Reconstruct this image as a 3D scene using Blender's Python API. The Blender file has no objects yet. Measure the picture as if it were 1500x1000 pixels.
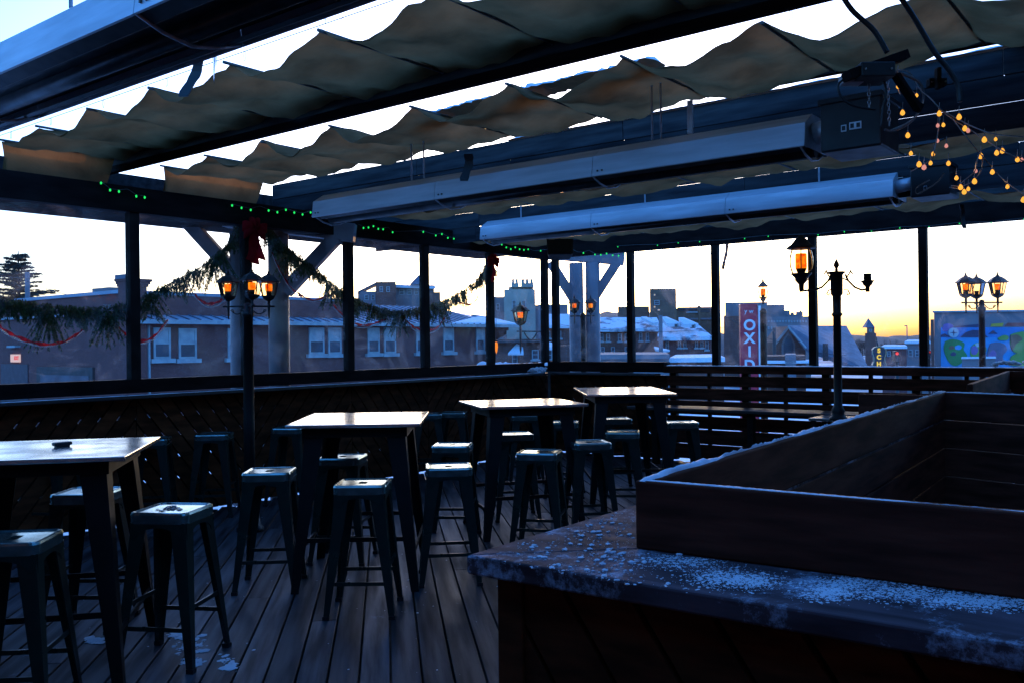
import bpy, math, random
from math import sin, cos, pi, radians, sqrt, floor
random.seed(7)
SC = bpy.context.scene
COL = SC.collection
# ------------------------------------------------------------------ camera, sky, sun
F = 1322.6; H = 1.57
YAW = radians(38.04); PITCH = 0.0019986; ROLL = 0.01168558
UF = (cos(YAW), sin(YAW)); UR = (sin(YAW), -cos(YAW))        # level forward / right in the ground plane
def lv(x, y, z):
    x, y = cos(ROLL)*x - sin(ROLL)*y, sin(ROLL)*x + cos(ROLL)*y
    y, z = cos(PITCH)*y - sin(PITCH)*z, sin(PITCH)*y + cos(PITCH)*z
    return x, y, z
def lw(x, y, z): return (UR[0]*x + UF[0]*z, UR[1]*x + UF[1]*z, -y)
import mathutils
V = mathutils.Vector
cam = bpy.data.cameras.new('camera'); camo = bpy.data.objects.new('camera', cam); COL.objects.link(camo)
cam.sensor_width = 36; cam.lens = F/1500*36; cam.clip_start = 0.05; cam.clip_end = 6000
ax, ay, az = V(lw(*lv(1, 0, 0))), V(lw(*lv(0, -1, 0))), V(lw(*lv(0, 0, -1)))
m = mathutils.Matrix((ax, ay, az)).transposed().to_4x4(); m.translation = (0, 0, H)
camo.matrix_world = m; SC.camera = camo
SUN_AZ = radians(56.5); SUN_EL = radians(1.9)
wd = bpy.data.worlds.new('World'); SC.world = wd; wd.use_nodes = True
nt = wd.node_tree; bg = nt.nodes['Background']
sky = nt.nodes.new('ShaderNodeTexSky'); sky.sky_type = 'NISHITA'; sky.sun_disc = False
sky.sun_elevation = SUN_EL; sky.sun_rotation = SUN_AZ
sky.air_density = 0.85; sky.dust_density = 3.8; sky.ozone_density = 4.2; sky.altitude = 200
nt.links.new(sky.outputs[0], bg.inputs[0]); bg.inputs[1].default_value = 0.15
sl = bpy.data.lights.new('sun', 'SUN'); sl.energy = 0.12; sl.angle = radians(0.6); sl.color = (1, .55, .25)
so = bpy.data.objects.new('sun', sl); COL.objects.link(so)
sd = V((sin(SUN_AZ)*cos(SUN_EL), cos(SUN_AZ)*cos(SUN_EL), sin(SUN_EL)))
so.rotation_euler = sd.to_track_quat('Z', 'Y').to_euler(); so.location = (0, 0, 30)
SC.view_settings.view_transform = 'Standard'; SC.view_settings.look = 'None'
EXPO = 4.0
SC.view_settings.exposure = EXPO; SC.view_settings.gamma = 1
SC.cycles.max_bounces = 7; SC.cycles.transparent_max_bounces = 16; SC.cycles.diffuse_bounces = 3
SC.cycles.caustics_reflective = False; SC.cycles.caustics_refractive = False
SC.cycles.sample_clamp_indirect = 4
# ------------------------------------------------------------------ pixel helpers (photo pixels 1500x1000)
def ray(px, py): return lw(*lv((px-750)/F, (py-500)/F, 1))
def onZ(px, py, z):
    r = ray(px, py); t = (z-H)/r[2]; return (r[0]*t, r[1]*t, z)
def onX(px, py, x):
    r = ray(px, py); t = x/r[0]; return (x, r[1]*t, H+r[2]*t)
def onY(px, py, y):
    r = ray(px, py); t = y/r[1]; return (r[0]*t, y, H+r[2]*t)
def onD(px, py, D):
    x, y, z = lv((px-750)/F, (py-500)/F, 1); t = D/z
    a = lw(x*t, y*t, D); return (a[0], a[1], H+a[2])
def uz(px, py, D):
    x, y, z = lv((px-750)/F, (py-500)/F, 1); t = D/z
    return x*t, H - y*t
def cw(u, d, z): return (UR[0]*u + UF[0]*d, UR[1]*u + UF[1]*d, z)
# ------------------------------------------------------------------ mesh builder
class MB:
    def __init__(s): s.v = []; s.f = []; s.sm = []
    def add(s, vs, fs, smooth=False):
        o = len(s.v); s.v += [tuple(p) for p in vs]
        for f in fs: s.f.append(tuple(i+o for i in f)); s.sm.append(smooth)
        return s
    def hexa(s, p):            # 8 points, bottom 4 then top 4
        return s.add(p, [(3,2,1,0),(4,5,6,7),(0,1,5,4),(1,2,6,5),(2,3,7,6),(3,0,4,7)])
    def box(s, x0, x1, y0, y1, z0, z1, T=None):
        p = [(x0,y0,z0),(x1,y0,z0),(x1,y1,z0),(x0,y1,z0),(x0,y0,z1),(x1,y0,z1),(x1,y1,z1),(x0,y1,z1)]
        if T: p = [T(*q) for q in p]
        return s.hexa(p)
    def beam(s, a, b, w, h, up=(0,0,1)):   # rectangular bar from a to b
        a, b = V(a), V(b); d = (b-a).normalized(); up = V(up)
        x = d.cross(up)
        if x.length < 1e-4: x = d.cross(V((1,0,0)))
        x.normalize(); y = x.cross(d)
        x *= w/2; y *= h/2
        return s.hexa([a-x-y, a+x-y, a+x+y, a-x+y, b-x-y, b+x-y, b+x+y, b-x+y])
    def tube(s, pts, r, n=8, cap=True):
        pts = [V(p) for p in pts]
        rs = r if isinstance(r, (list, tuple)) else [r]*len(pts)
        vs = []; prev = None
        for i, p in enumerate(pts):
            d = (pts[min(i+1, len(pts)-1)]-pts[max(i-1, 0)])
            if d.length < 1e-9: d = V((0,0,1))
            d.normalize()
            if prev is None:
                a = V((0,0,1)) if abs(d.z) < .9 else V((1,0,0))
                x = d.cross(a).normalized()
            else:
                x = (prev - d*prev.dot(d))
                x = x.normalized() if x.length > 1e-6 else d.orthogonal().normalized()
            prev = x; y = d.cross(x)
            for k in range(n):
                t = 2*pi*k/n; vs.append(p + x*cos(t)*rs[i] + y*sin(t)*rs[i])
        fs = []
        for i in range(len(pts)-1):
            for k in range(n):
                k2 = (k+1) % n; fs.append((i*n+k, i*n+k2, (i+1)*n+k2, (i+1)*n+k))
        s.add(vs, fs, True)
        if cap:
            o = len(s.v)-len(vs)
            s.f.append(tuple(o+k for k in reversed(range(n)))); s.sm.append(False)
            q = o+(len(pts)-1)*n; s.f.append(tuple(q+k for k in range(n))); s.sm.append(False)
        return s
    def lathe(s, prof, c=(0,0,0), n=16, smooth=True, rot=0):
        vs = []
        for r, z in prof:
            for k in range(n):
                t = 2*pi*k/n+rot; vs.append((c[0]+r*cos(t), c[1]+r*sin(t), c[2]+z))
        fs = []
        for i in range(len(prof)-1):
            for k in range(n):
                k2 = (k+1) % n; fs.append((i*n+k, i*n+k2, (i+1)*n+k2, (i+1)*n+k))
        s.add(vs, fs, smooth)
        o = len(s.v)-len(vs)
        s.f.append(tuple(o+k for k in reversed(range(n)))); s.sm.append(False)
        q = o+(len(prof)-1)*n; s.f.append(tuple(q+k for k in range(n))); s.sm.append(False)
        return s
    def prism(s, poly, T, t0, t1):     # T(a,b,t)
        n = len(poly)
        vs = [T(a, b, t0) for a, b in poly]+[T(a, b, t1) for a, b in poly]
        fs = [tuple(reversed(range(n))), tuple(range(n, 2*n))]+[(i, (i+1) % n, n+(i+1) % n, n+i) for i in range(n)]
        return s.add(vs, fs)
    def rock(s, c, r, squash=.5, n=0):
        vs = []; R = random
        base = [(0,0,1),(.9,0,.3),(.28,.85,.3),(-.72,.53,.3),(-.72,-.53,.3),(.28,-.85,.3),(.7,.5,-.4),(-.28,.85,-.4),(-.9,0,-.4),(-.28,-.85,-.4),(.7,-.5,-.4),(0,0,-1)]
        a = R.uniform(0, 6.3)
        for p in base:
            k = r*R.uniform(.65, 1.2)
            vs.append((c[0]+(p[0]*cos(a)-p[1]*sin(a))*k*1.2, c[1]+(p[0]*sin(a)+p[1]*cos(a))*k, c[2]+p[2]*k*squash))
        fs = [(0,1,2),(0,2,3),(0,3,4),(0,4,5),(0,5,1),(1,6,2),(2,7,3),(3,8,4),(4,9,5),(5,10,1),(1,10,6),(2,6,7),(3,7,8),(4,8,9),(5,9,10),(6,11,7),(7,11,8),(8,11,9),(9,11,10),(10,11,6)]
        return s.add(vs, fs)
def link(o): COL.objects.link(o); return o
ORG = {}
def tag(o, label=None, cat=None, group=None, kind=None):
    if label:
        o['label'] = label
        if len(label.split()) > 16: print('LONG', label)
    if cat: o['category'] = cat
    if group: o['group'] = group
    if kind: o['kind'] = kind
    return o
def thing(name, label, cat, loc=(0,0,0), group=None):
    o = bpy.data.objects.new(name, None); link(o); o.location = loc; ORG[o.name] = V(loc)
    o.empty_display_size = .1
    return tag(o, label, cat, group)
def obj(name, mb, mat, parent=None, label=None, cat=None, group=None, kind=None, bevel=0, origin=None, recalc=True, rz=0):
    me = bpy.data.meshes.new(name)
    if parent is not None: org = ORG[parent.name]
    elif origin is not None: org = V(origin)
    else:
        xs = [p[0] for p in mb.v]; ys = [p[1] for p in mb.v]; zs = [p[2] for p in mb.v]
        org = V(((min(xs)+max(xs))/2, (min(ys)+max(ys))/2, min(zs)))
    me.from_pydata([(p[0]-org.x, p[1]-org.y, p[2]-org.z) for p in mb.v], [], mb.f)
    me.polygons.foreach_set('use_smooth', mb.sm)
    me.materials.append(mat); me.update()
    if recalc:
        import bmesh
        b = bmesh.new(); b.from_mesh(me); bmesh.ops.recalc_face_normals(b, faces=b.faces); b.to_mesh(me); b.free()
    o = bpy.data.objects.new(name, me); link(o)
    if parent is not None: o.parent = parent; ORG[o.name] = org
    else: o.location = org; ORG[o.name] = org
    if bevel:
        md = o.modifiers.new('bevel', 'BEVEL'); md.width = bevel; md.segments = 2; md.limit_method = 'ANGLE'; md.angle_limit = radians(40)
    return tag(o, label, cat, group, kind)
def dup(root, loc, rz, label=None, scale=None):
    r = root.copy(); link(r); r.location = loc; r.rotation_euler = (0, 0, rz)
    if scale: r.scale = (scale,)*3
    if label: r['label'] = label
    for ch in list(root.children):
        c = ch.copy(); link(c); c.parent = r
        for g in list(ch.children):
            d = g.copy(); link(d); d.parent = c
    return r
def clip(poly, x0, x1, y0, y1):
    for ax_, lim, sg in ((0, x0, 1), (0, x1, -1), (1, y0, 1), (1, y1, -1)):
        out = []
        for i in range(len(poly)):
            a, b = poly[i], poly[(i+1) % len(poly)]
            ia, ib = (a[ax_]-lim)*sg >= 0, (b[ax_]-lim)*sg >= 0
            if ia: out.append(a)
            if ia != ib:
                t = (lim-a[ax_])/(b[ax_]-a[ax_]); out.append((a[0]+(b[0]-a[0])*t, a[1]+(b[1]-a[1])*t))
        poly = out
        if len(poly) < 3: return None
    return poly
def diag(mb, w, h, ang, bw, gap, T, t0, t1, a0=0, b0=0, off=0.):
    ca, sa = cos(ang), sin(ang); L = w+h+2
    n = int((w+h)/bw)+6
    for i in range(-n, n):
        v0 = i*bw+off; v1 = v0+bw-gap
        P = [(u*ca-v*sa+w/2, u*sa+v*ca+h/2) for u, v in ((-L, v0), (L, v0), (L, v1), (-L, v1))]
        q = clip(P, 0, w, 0, h)
        if q: mb.prism([(a+a0, b+b0) for a, b in q], T, t0, t1)
# ------------------------------------------------------------------ materials
def nodes(name):
    m = bpy.data.materials.new(name); m.use_nodes = True
    n = m.node_tree.nodes; l = m.node_tree.links
    return m, n, l, n['Principled BSDF']
def surf(name, c1, c2=None, sc=6, rough=.6, metal=0, bump=.15, stretch=(1,1,1), island=0, rv=.15, det=6, spec=None, coords='Object', lo=.35, hi=.65, bd=.01):
    m, n, l, p = nodes(name)
    c2 = c2 or tuple(x*.6 for x in c1)
    tc = n.new('ShaderNodeTexCoord'); mp = n.new('ShaderNodeMapping'); mp.inputs['Scale'].default_value = stretch
    l.new(tc.outputs[coords], mp.inputs[0])
    nz = n.new('ShaderNodeTexNoise'); nz.inputs['Scale'].default_value = sc; nz.inputs['Detail'].default_value = det
    vec = mp.outputs[0]
    if island:
        g = n.new('ShaderNodeNewGeometry'); add = n.new('ShaderNodeVectorMath'); add.operation = 'ADD'
        ml = n.new('ShaderNodeVectorMath'); ml.operation = 'SCALE'; ml.inputs[3].default_value = 37
        cm = n.new('ShaderNodeCombineXYZ')
        for i in range(3): l.new(g.outputs['Random Per Island'], cm.inputs[i])
        l.new(cm.outputs[0], ml.inputs[0]); l.new(vec, add.inputs[0]); l.new(ml.outputs[0], add.inputs[1]); vec = add.outputs[0]
    l.new(vec, nz.inputs['Vector'])
    mr = n.new('ShaderNodeMapRange'); mr.inputs[1].default_value = lo; mr.inputs[2].default_value = hi
    l.new(nz.outputs[0], mr.inputs[0])
    mx = n.new('ShaderNodeMix'); mx.data_type = 'RGBA'
    mx.inputs[6].default_value = (*c1, 1); mx.inputs[7].default_value = (*c2, 1)
    l.new(mr.outputs[0], mx.inputs[0]); colout = mx.outputs[2]
    if island:
        hs = n.new('ShaderNodeHueSaturation'); r2 = n.new('ShaderNodeMapRange')
        r2.inputs[3].default_value = 1-island; r2.inputs[4].default_value = 1+island
        l.new(g.outputs['Random Per Island'], r2.inputs[0]); l.new(r2.outputs[0], hs.inputs['Value'])
        l.new(colout, hs.inputs['Color']); colout = hs.outputs[0]
    l.new(colout, p.inputs['Base Color'])
    r = n.new('ShaderNodeMapRange'); r.inputs[3].default_value = max(.03, rough-rv); r.inputs[4].default_value = min(1, rough+rv)
    l.new(nz.outputs[0], r.inputs[0]); l.new(r.outputs[0], p.inputs['Roughness'])
    p.inputs['Metallic'].default_value = metal
    if spec is not None: p.inputs['Specular IOR Level'].default_value = spec
    if bump:
        bp = n.new('ShaderNodeBump'); bp.inputs['Strength'].default_value = bump; bp.inputs['Distance'].default_value = bd
        l.new(nz.outputs[0], bp.inputs['Height']); l.new(bp.outputs[0], p.inputs['Normal'])
    return m
def brick(name, c1, c2, mortar, sc=4.2, rough=.85):
    m, n, l, p = nodes(name)
    tc = n.new('ShaderNodeTexCoord'); sp = n.new('ShaderNodeSeparateXYZ'); cm = n.new('ShaderNodeCombineXYZ')
    ad = n.new('ShaderNodeMath'); ad.operation = 'ADD'
    l.new(tc.outputs['Object'], sp.inputs[0]); l.new(sp.outputs[0], ad.inputs[0]); l.new(sp.outputs[1], ad.inputs[1])
    l.new(ad.outputs[0], cm.inputs[0]); l.new(sp.outputs[2], cm.inputs[1])
    b = n.new('ShaderNodeTexBrick'); b.inputs['Scale'].default_value = sc
    b.inputs['Color1'].default_value = (*c1, 1); b.inputs['Color2'].default_value = (*c2, 1); b.inputs['Mortar'].default_value = (*mortar, 1)
    b.inputs['Mortar Size'].default_value = .012
    l.new(cm.outputs[0], b.inputs[0])
    nz = n.new('ShaderNodeTexNoise'); nz.inputs['Scale'].default_value = .7; nz.inputs['Detail'].default_value = 5
    l.new(tc.outputs['Object'], nz.inputs[0])
    hs = n.new('ShaderNodeHueSaturation'); mr = n.new('ShaderNodeMapRange'); mr.inputs[3].default_value = .6; mr.inputs[4].default_value = 1.4
    l.new(nz.outputs[0], mr.inputs[0]); l.new(mr.outputs[0], hs.inputs['Value']); l.new(b.outputs[0], hs.inputs['Color'])
    l.new(hs.outputs[0], p.inputs['Base Color']); p.inputs['Roughness'].default_value = rough
    return m
def emit(name, c, s, c2=None, sc=12):
    m, n, l, p = nodes(name)
    p.inputs['Base Color'].default_value = (*[x*.06 for x in c], 1); p.inputs['Emission Strength'].default_value = s*2**-EXPO
    if c2:
        tc = n.new('ShaderNodeTexCoord'); nz = n.new('ShaderNodeTexNoise'); nz.inputs['Scale'].default_value = sc
        l.new(tc.outputs['Object'], nz.inputs[0])
        mr = n.new('ShaderNodeMapRange'); mr.inputs[1].default_value = .38; mr.inputs[2].default_value = .62; l.new(nz.outputs[0], mr.inputs[0])
        mx = n.new('ShaderNodeMix'); mx.data_type = 'RGBA'; mx.inputs[6].default_value = (*c, 1); mx.inputs[7].default_value = (*c2, 1)
        l.new(mr.outputs[0], mx.inputs[0]); l.new(mx.outputs[2], p.inputs['Emission Color'])
    else: p.inputs['Emission Color'].default_value = (*c, 1)
    return m
def vinyl(name, base=.012, top=.2, tint=(.93,.95,.97), ior=1.35):
    m, n, l, p = nodes(name); n.remove(p); out = n['Material Output']
    tc = n.new('ShaderNodeTexCoord')
    nz = n.new('ShaderNodeTexNoise'); nz.inputs['Scale'].default_value = 1.6; nz.inputs['Detail'].default_value = 8; nz.inputs['Distortion'].default_value = 2.5
    l.new(tc.outputs['Object'], nz.inputs[0])
    mr = n.new('ShaderNodeMapRange'); mr.inputs[1].default_value = .5; mr.inputs[2].default_value = .78
    mr.inputs[3].default_value = base; mr.inputs[4].default_value = top; l.new(nz.outputs[0], mr.inputs[0])
    # thin crease scratches
    n2 = n.new('ShaderNodeTexNoise'); n2.inputs['Scale'].default_value = 2.2; n2.inputs['Detail'].default_value = 3; n2.inputs['Distortion'].default_value = 1.2
    l.new(tc.outputs['Object'], n2.inputs[0])
    ab = n.new('ShaderNodeMath'); ab.operation = 'SUBTRACT'; ab.inputs[1].default_value = .5; l.new(n2.outputs[0], ab.inputs[0])
    a2 = n.new('ShaderNodeMath'); a2.operation = 'ABSOLUTE'; l.new(ab.outputs[0], a2.inputs[0])
    m2 = n.new('ShaderNodeMapRange'); m2.inputs[1].default_value = 0; m2.inputs[2].default_value = .004; m2.inputs[3].default_value = .09; m2.inputs[4].default_value = 0
    l.new(a2.outputs[0], m2.inputs[0])
    sm = n.new('ShaderNodeMath'); sm.operation = 'ADD'; l.new(mr.outputs[0], sm.inputs[0]); l.new(m2.outputs[0], sm.inputs[1])
    tr = n.new('ShaderNodeBsdfTransparent'); tr.inputs[0].default_value = (*tint, 1)
    df = n.new('ShaderNodeBsdfDiffuse'); df.inputs[0].default_value = (.8, .82, .88, 1)
    tl = n.new('ShaderNodeBsdfTranslucent'); tl.inputs[0].default_value = (.8, .82, .88, 1)
    mk = n.new('ShaderNodeMixShader'); mk.inputs[0].default_value = .6; l.new(df.outputs[0], mk.inputs[1]); l.new(tl.outputs[0], mk.inputs[2])
    s1 = n.new('ShaderNodeMixShader'); l.new(sm.outputs[0], s1.inputs[0]); l.new(tr.outputs[0], s1.inputs[1]); l.new(mk.outputs[0], s1.inputs[2])
    gl = n.new('ShaderNodeBsdfGlossy'); gl.inputs['Roughness'].default_value = .04
    bp = n.new('ShaderNodeBump'); bp.inputs['Strength'].default_value = .25; bp.inputs['Distance'].default_value = .02; l.new(n2.outputs[0], bp.inputs['Height'])
    l.new(bp.outputs[0], gl.inputs['Normal'])
    fr = n.new('ShaderNodeFresnel'); fr.inputs[0].default_value = ior
    s2 = n.new('ShaderNodeMixShader'); l.new(fr.outputs[0], s2.inputs[0]); l.new(s1.outputs[0], s2.inputs[1]); l.new(gl.outputs[0], s2.inputs[2])
    l.new(s2.outputs[0], out.inputs[0])
    return m
def fabric(name, c, tl=.35):
    m, n, l, p = nodes(name); out = n['Material Output']
    tc = n.new('ShaderNodeTexCoord'); nz = n.new('ShaderNodeTexNoise'); nz.inputs['Scale'].default_value = 2.5; nz.inputs['Detail'].default_value = 7
    l.new(tc.outputs['Object'], nz.inputs[0])
    mx = n.new('ShaderNodeMix'); mx.data_type = 'RGBA'; mx.inputs[6].default_value = (*[x*1.25 for x in c], 1); mx.inputs[7].default_value = (*[x*.55 for x in c], 1)
    mr = n.new('ShaderNodeMapRange'); mr.inputs[1].default_value = .35; mr.inputs[2].default_value = .7; l.new(nz.outputs[0], mr.inputs[0]); l.new(mr.outputs[0], mx.inputs[0])
    l.new(mx.outputs[2], p.inputs['Base Color']); p.inputs['Roughness'].default_value = .95
    p.inputs['Specular IOR Level'].default_value = .1
    t = n.new('ShaderNodeBsdfTranslucent'); l.new(mx.outputs[2], t.inputs[0])
    ms = n.new('ShaderNodeMixShader'); ms.inputs[0].default_value = tl
    l.new(p.outputs[0], ms.inputs[1]); l.new(t.outputs[0], ms.inputs[2]); l.new(ms.outputs[0], out.inputs[0])
    wv = n.new('ShaderNodeTexNoise'); wv.inputs['Scale'].default_value = 5; wv.inputs['Detail'].default_value = 9; wv.inputs['Distortion'].default_value = 1.2; l.new(tc.outputs['Object'], wv.inputs[0])
    bp = n.new('ShaderNodeBump'); bp.inputs['Strength'].default_value = .8; bp.inputs['Distance'].default_value = .03; l.new(wv.outputs[0], bp.inputs['Height']); l.new(bp.outputs[0], p.inputs['Normal'])
    return m
M = {}
M['deck'] = surf('deck_wood', (.075,.068,.075), (.012,.01,.012), 3.0, .5, 0, .6, (.4,5,5), island=.5, rv=.22, spec=.35, lo=.4, hi=.62)
M['wood'] = surf('brown_stained_wood', (.15,.04,.014), (.05,.015,.006), 4, .8, 0, .4, (1,1,4), island=.3, spec=.12)
M['boxwood'] = surf('box_board_wood', (.15,.042,.024), (.055,.017,.01), 3, .8, 0, .4, (1,1,7), island=.25, spec=.12)
M['cap'] = surf('weathered_counter_wood', (.13,.085,.095), (.05,.033,.036), 3, .78, 0, .4, (5,1,5), spec=.12)
def frosted(m, sc, lo, hi, col=(.6,.66,.78)):
    n = m.node_tree.nodes; l = m.node_tree.links; p = n['Principled BSDF']; src = p.inputs['Base Color'].links[0].from_socket
    tc = n.new('ShaderNodeTexCoord'); a = n.new('ShaderNodeTexNoise'); a.inputs['Scale'].default_value = sc; a.inputs['Detail'].default_value = 12; a.inputs['Roughness'].default_value = .8
    b = n.new('ShaderNodeTexNoise'); b.inputs['Scale'].default_value = 3.5; b.inputs['Detail'].default_value = 3
    l.new(tc.outputs['Object'], a.inputs[0]); l.new(tc.outputs['Object'], b.inputs[0])
    s_ = n.new('ShaderNodeMath'); s_.operation = 'MULTIPLY'; l.new(a.outputs[0], s_.inputs[0]); l.new(b.outputs[0], s_.inputs[1])
    r = n.new('ShaderNodeMapRange'); r.inputs[1].default_value = lo; r.inputs[2].default_value = hi; l.new(s_.outputs[0], r.inputs[0])
    mx = n.new('ShaderNodeMix'); mx.data_type = 'RGBA'; l.new(r.outputs[0], mx.inputs[0]); l.new(src, mx.inputs[6]); mx.inputs[7].default_value = (*col, 1); l.new(mx.outputs[2], p.inputs['Base Color'])
frosted(M['cap'], 30, .27, .40, (.5,.55,.66))
frosted(M['deck'], 9, .38, .5, (.2,.25,.34))
M['beam'] = surf('dark_painted_beam', (.022,.013,.012), (.01,.006,.006), 3, .8, 0, .2, (1,1,4), spec=.07)
M['post'] = surf('dark_post_paint', (.025,.02,.018), (.014,.01,.009), 6, .7, 0, .2, spec=.08)
M['white'] = surf('pale_column_paint', (.34,.3,.32), (.22,.19,.21), 3, .6, 0, .2)
M['plank'] = surf('weathered_roof_plank', (.05,.05,.055), (.018,.018,.022), 2.5, .8, 0, .5, (5,.6,6), island=.25, spec=.2)
M['steel'] = surf('brushed_heater_steel', (.68,.68,.73), (.54,.54,.58), 5, .38, .45, .08, (4,.4,4), bd=.003)
M['refl'] = surf('dark_heater_reflector', (.06,.06,.065), (.03,.03,.03), 8, .35, .6, .1)
M['black'] = surf('black_plastic', (.012,.012,.013), (.007,.007,.008), 9, .45, 0, .1)
M['iron'] = surf('black_cast_iron', (.008,.007,.006), (.005,.004,.004), 20, .5, 0, .2, bd=.002)
M['stool'] = surf('dark_green_enamel', (.007,.026,.02), (.004,.012,.011), 7, .3, .0, .08, rv=.1, bd=.002, spec=.35)
M['seat'] = surf('worn_green_seat_steel', (.38,.52,.49), (.16,.26,.24), 9, .2, .85, .05, rv=.07, bd=.002)
M['tabletop'] = surf('scuffed_metal_tabletop', (.75,.73,.69), (.33,.31,.3), 4.5, .2, .85, .05, rv=.16, bd=.003, det=9, lo=.46, hi=.6)
M['tableleg'] = surf('dark_table_steel', (.009,.009,.009), (.005,.005,.005), 7, .5, 0, .08, spec=.2)
M['fabric'] = fabric('tan_shade_canvas', (.27,.135,.058), .46)
M['snow'] = surf('snow', (.8,.83,.88), (.65,.69,.76), 18, .75, 0, .6, spec=.3)
M['ice'] = surf('icicle_ice', (.75,.8,.85), (.6,.65,.7), 8, .12, 0, .1)
M['ice'].node_tree.nodes['Principled BSDF'].inputs['Transmission Weight'].default_value = .8
M['vinyl'] = vinyl('clear_vinyl_sheet')
M['lglass'] = vinyl('lantern_glass', .0, .02, (.95,.8,.6), 1.14)
M['flame'] = emit('flickering_flame_lamp', (1,.075,.002), 1.25, (1,.34,.01), 26)
M['bulb'] = emit('warm_string_bulb', (1,.42,.05), 1.3)
M['pinkbulb'] = emit('faded_pink_bulb', (.9,.35,.3), .8)
M['green'] = emit('green_led', (.02,.9,.15), 1.1)
M['red'] = emit('red_signal_light', (1,.04,.02), 1.3)
M['exit'] = emit('exit_sign_face', (1,.7,.68), .7)
M['exitred'] = emit('exit_letter_red', (.9,.05,.05), .9)
M['winlit'] = emit('lit_window', (1,.65,.25), 1.0)
M['amber'] = emit("amber_lamp", (1,.25,.01), 1.2)
M['needle'] = surf('evergreen_needles', (.02,.11,.012), (.006,.045,.006), 20, .6, 0, 0)
M['redrib'] = fabric('red_ribbon_cloth', (.42,.012,.02), .45)
M['bead'] = surf('silver_bead_string', (.6,.62,.66), (.4,.42,.46), 30, .3, .4, .1)
M['wire'] = surf('grey_cable', (.12,.12,.12), (.07,.07,.07), 30, .5, 0, 0)
M['fwire'] = surf('clear_copper_wire', (.35,.33,.3), (.2,.2,.2), 30, .4, .3, 0)
M['chain'] = surf('chain_steel', (.5,.5,.52), None, 30, .3, .9, 0)
M['beadboard'] = surf('painted_ledge', (.05,.04,.04), (.025,.02,.02), 4, .4, 0, .15)
# ------------------------------------------------------------------ room frame
WX, WY = 10.83, 7.83          # right window wall, left window wall
ZT, ZS, ZR = 2.80, 1.285, 1.25
# deck
dk = MB(); bw, gap = .148, .011
c45 = cos(radians(46)); s45 = sin(radians(46))
def deck_span(v, x0, x1, y0, y1):
    lo, hi = -99, 99
    for d, o, a, b in ((c45, -v*s45, x0, x1), (s45, v*c45, y0, y1)):
        t0, t1 = (a-o)/d, (b-o)/d; lo = max(lo, min(t0, t1)); hi = min(hi, max(t0, t1))
    return lo, hi
i = -90
while i < 90:
    v = i*bw
    a = deck_span(v, -2.5, WX-.05, -4.3, WY-.08); b = deck_span(v+bw-gap, -2.5, WX-.05, -4.3, WY-.08)
    i += 1
    if a[1]-a[0] < .2 or b[1]-b[0] < .2: continue
    u0, u1 = max(a[0], b[0]), min(a[1], b[1])
    cuts = [u0]; t = u0+random.uniform(1, 3.6)
    while t < u1-.5: cuts.append(t); t += 3.66
    cuts.append(u1)
    for k in range(len(cuts)-1):
        dz = random.uniform(-.0015, .0015)
        dk.box(cuts[k], cuts[k+1]-.004, v, v+bw-gap, -.035, dz)
deck = obj('deck_floor', dk, M['deck'], kind='structure', origin=(0,0,0), bevel=.003)
deck.rotation_euler = (0, 0, radians(46))
obj('roof_slab', MB().box(-3, WX+.6, -4.6, WY+.6, -.5, -.2), M['black'], kind='structure')
# ------------------------------------------------------------------ left window wall (plane Y = WY)
def YT(a, b, t): return (a, WY+t, b)
def XT(a, b, t): return (WX+t, a, b)
LW = thing('window_wall', 'left window wall of clear vinyl bays above brown diagonal boarding', 'window wall', (5, WY, 0))
px_posts = [195, 361, 510.5, 622, 718]
lx = [onY(p, 450, WY)[0] for p in px_posts]
x_start = -2.6; corner = WX
edges = [x_start, 2.1] + lx + [WX-.12]
edges = [x_start, 0.2] + [x for x in lx] + [WX-.02]
obj('header', MB().box(x_start, WX+.06, WY-.07, WY+.09, ZT, 3.03), M['beam'], LW, bevel=.004)
obj('sill', MB().box(x_start, WX-.13, WY-.06, WY+.09, 1.16, ZS), M['beam'], LW, bevel=.004)
obj('ledge', MB().box(x_start, WX-.32, WY-.27, WY-.062, 1.118, 1.148), M['beadboard'], LW, bevel=.006)
for k, x in enumerate([.2]+lx+[WX-.03]):
    w = .045 if 1 <= k else .04
    obj('post', MB().box(x-w*1.05, x+w*1.05, WY-.045, WY+.045, ZS-.001, ZT+.001), M['post'], LW, bevel=.004)
def pane(T, a0, a1, z0, z1, n=14):
    mb = MB(); vs = []; fs = []; ph = random.uniform(0, 6)
    for j in range(n+1):
        for i in range(n+1):
            u, v = i/n, j/n
            w = .012*sin(u*9+ph)*sin(v*pi)+.01*sin(v*7+ph*2+u*5)*sin(u*pi)
            vs.append(T(a0+(a1-a0)*u, z0+(z1-z0)*v, w))
    for j in range(n):
        for i in range(n):
            q = j*(n+1)+i; fs.append((q, q+1, q+n+2, q+n+1))
    return mb.add(vs, fs, True)
for k in range(len(edges)-1):
    obj('vinyl_pane', pane(YT, edges[k]+.02, edges[k+1]-.02, ZS, ZT), M['vinyl'], LW, recalc=False)
    bp = MB(); w = edges[k+1]-edges[k]
    if w > 0: diag(bp, w-.01, 1.1, radians(-52 if k % 2 == 0 else 50), .135, .017, YT, -.045, -.02, edges[k], 0)
    obj('board_panel', bp, M['wood'], LW)
bk = MB(); zz = [(0,.32),(.35,.53),(.56,.74),(.775,.92),(.955,1.118)]
for a, b in zz: bk.box(x_start, WX-.05, WY-.018, WY+.03, a, b)
obj('backing_frame', bk, M['post'], LW)
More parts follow.
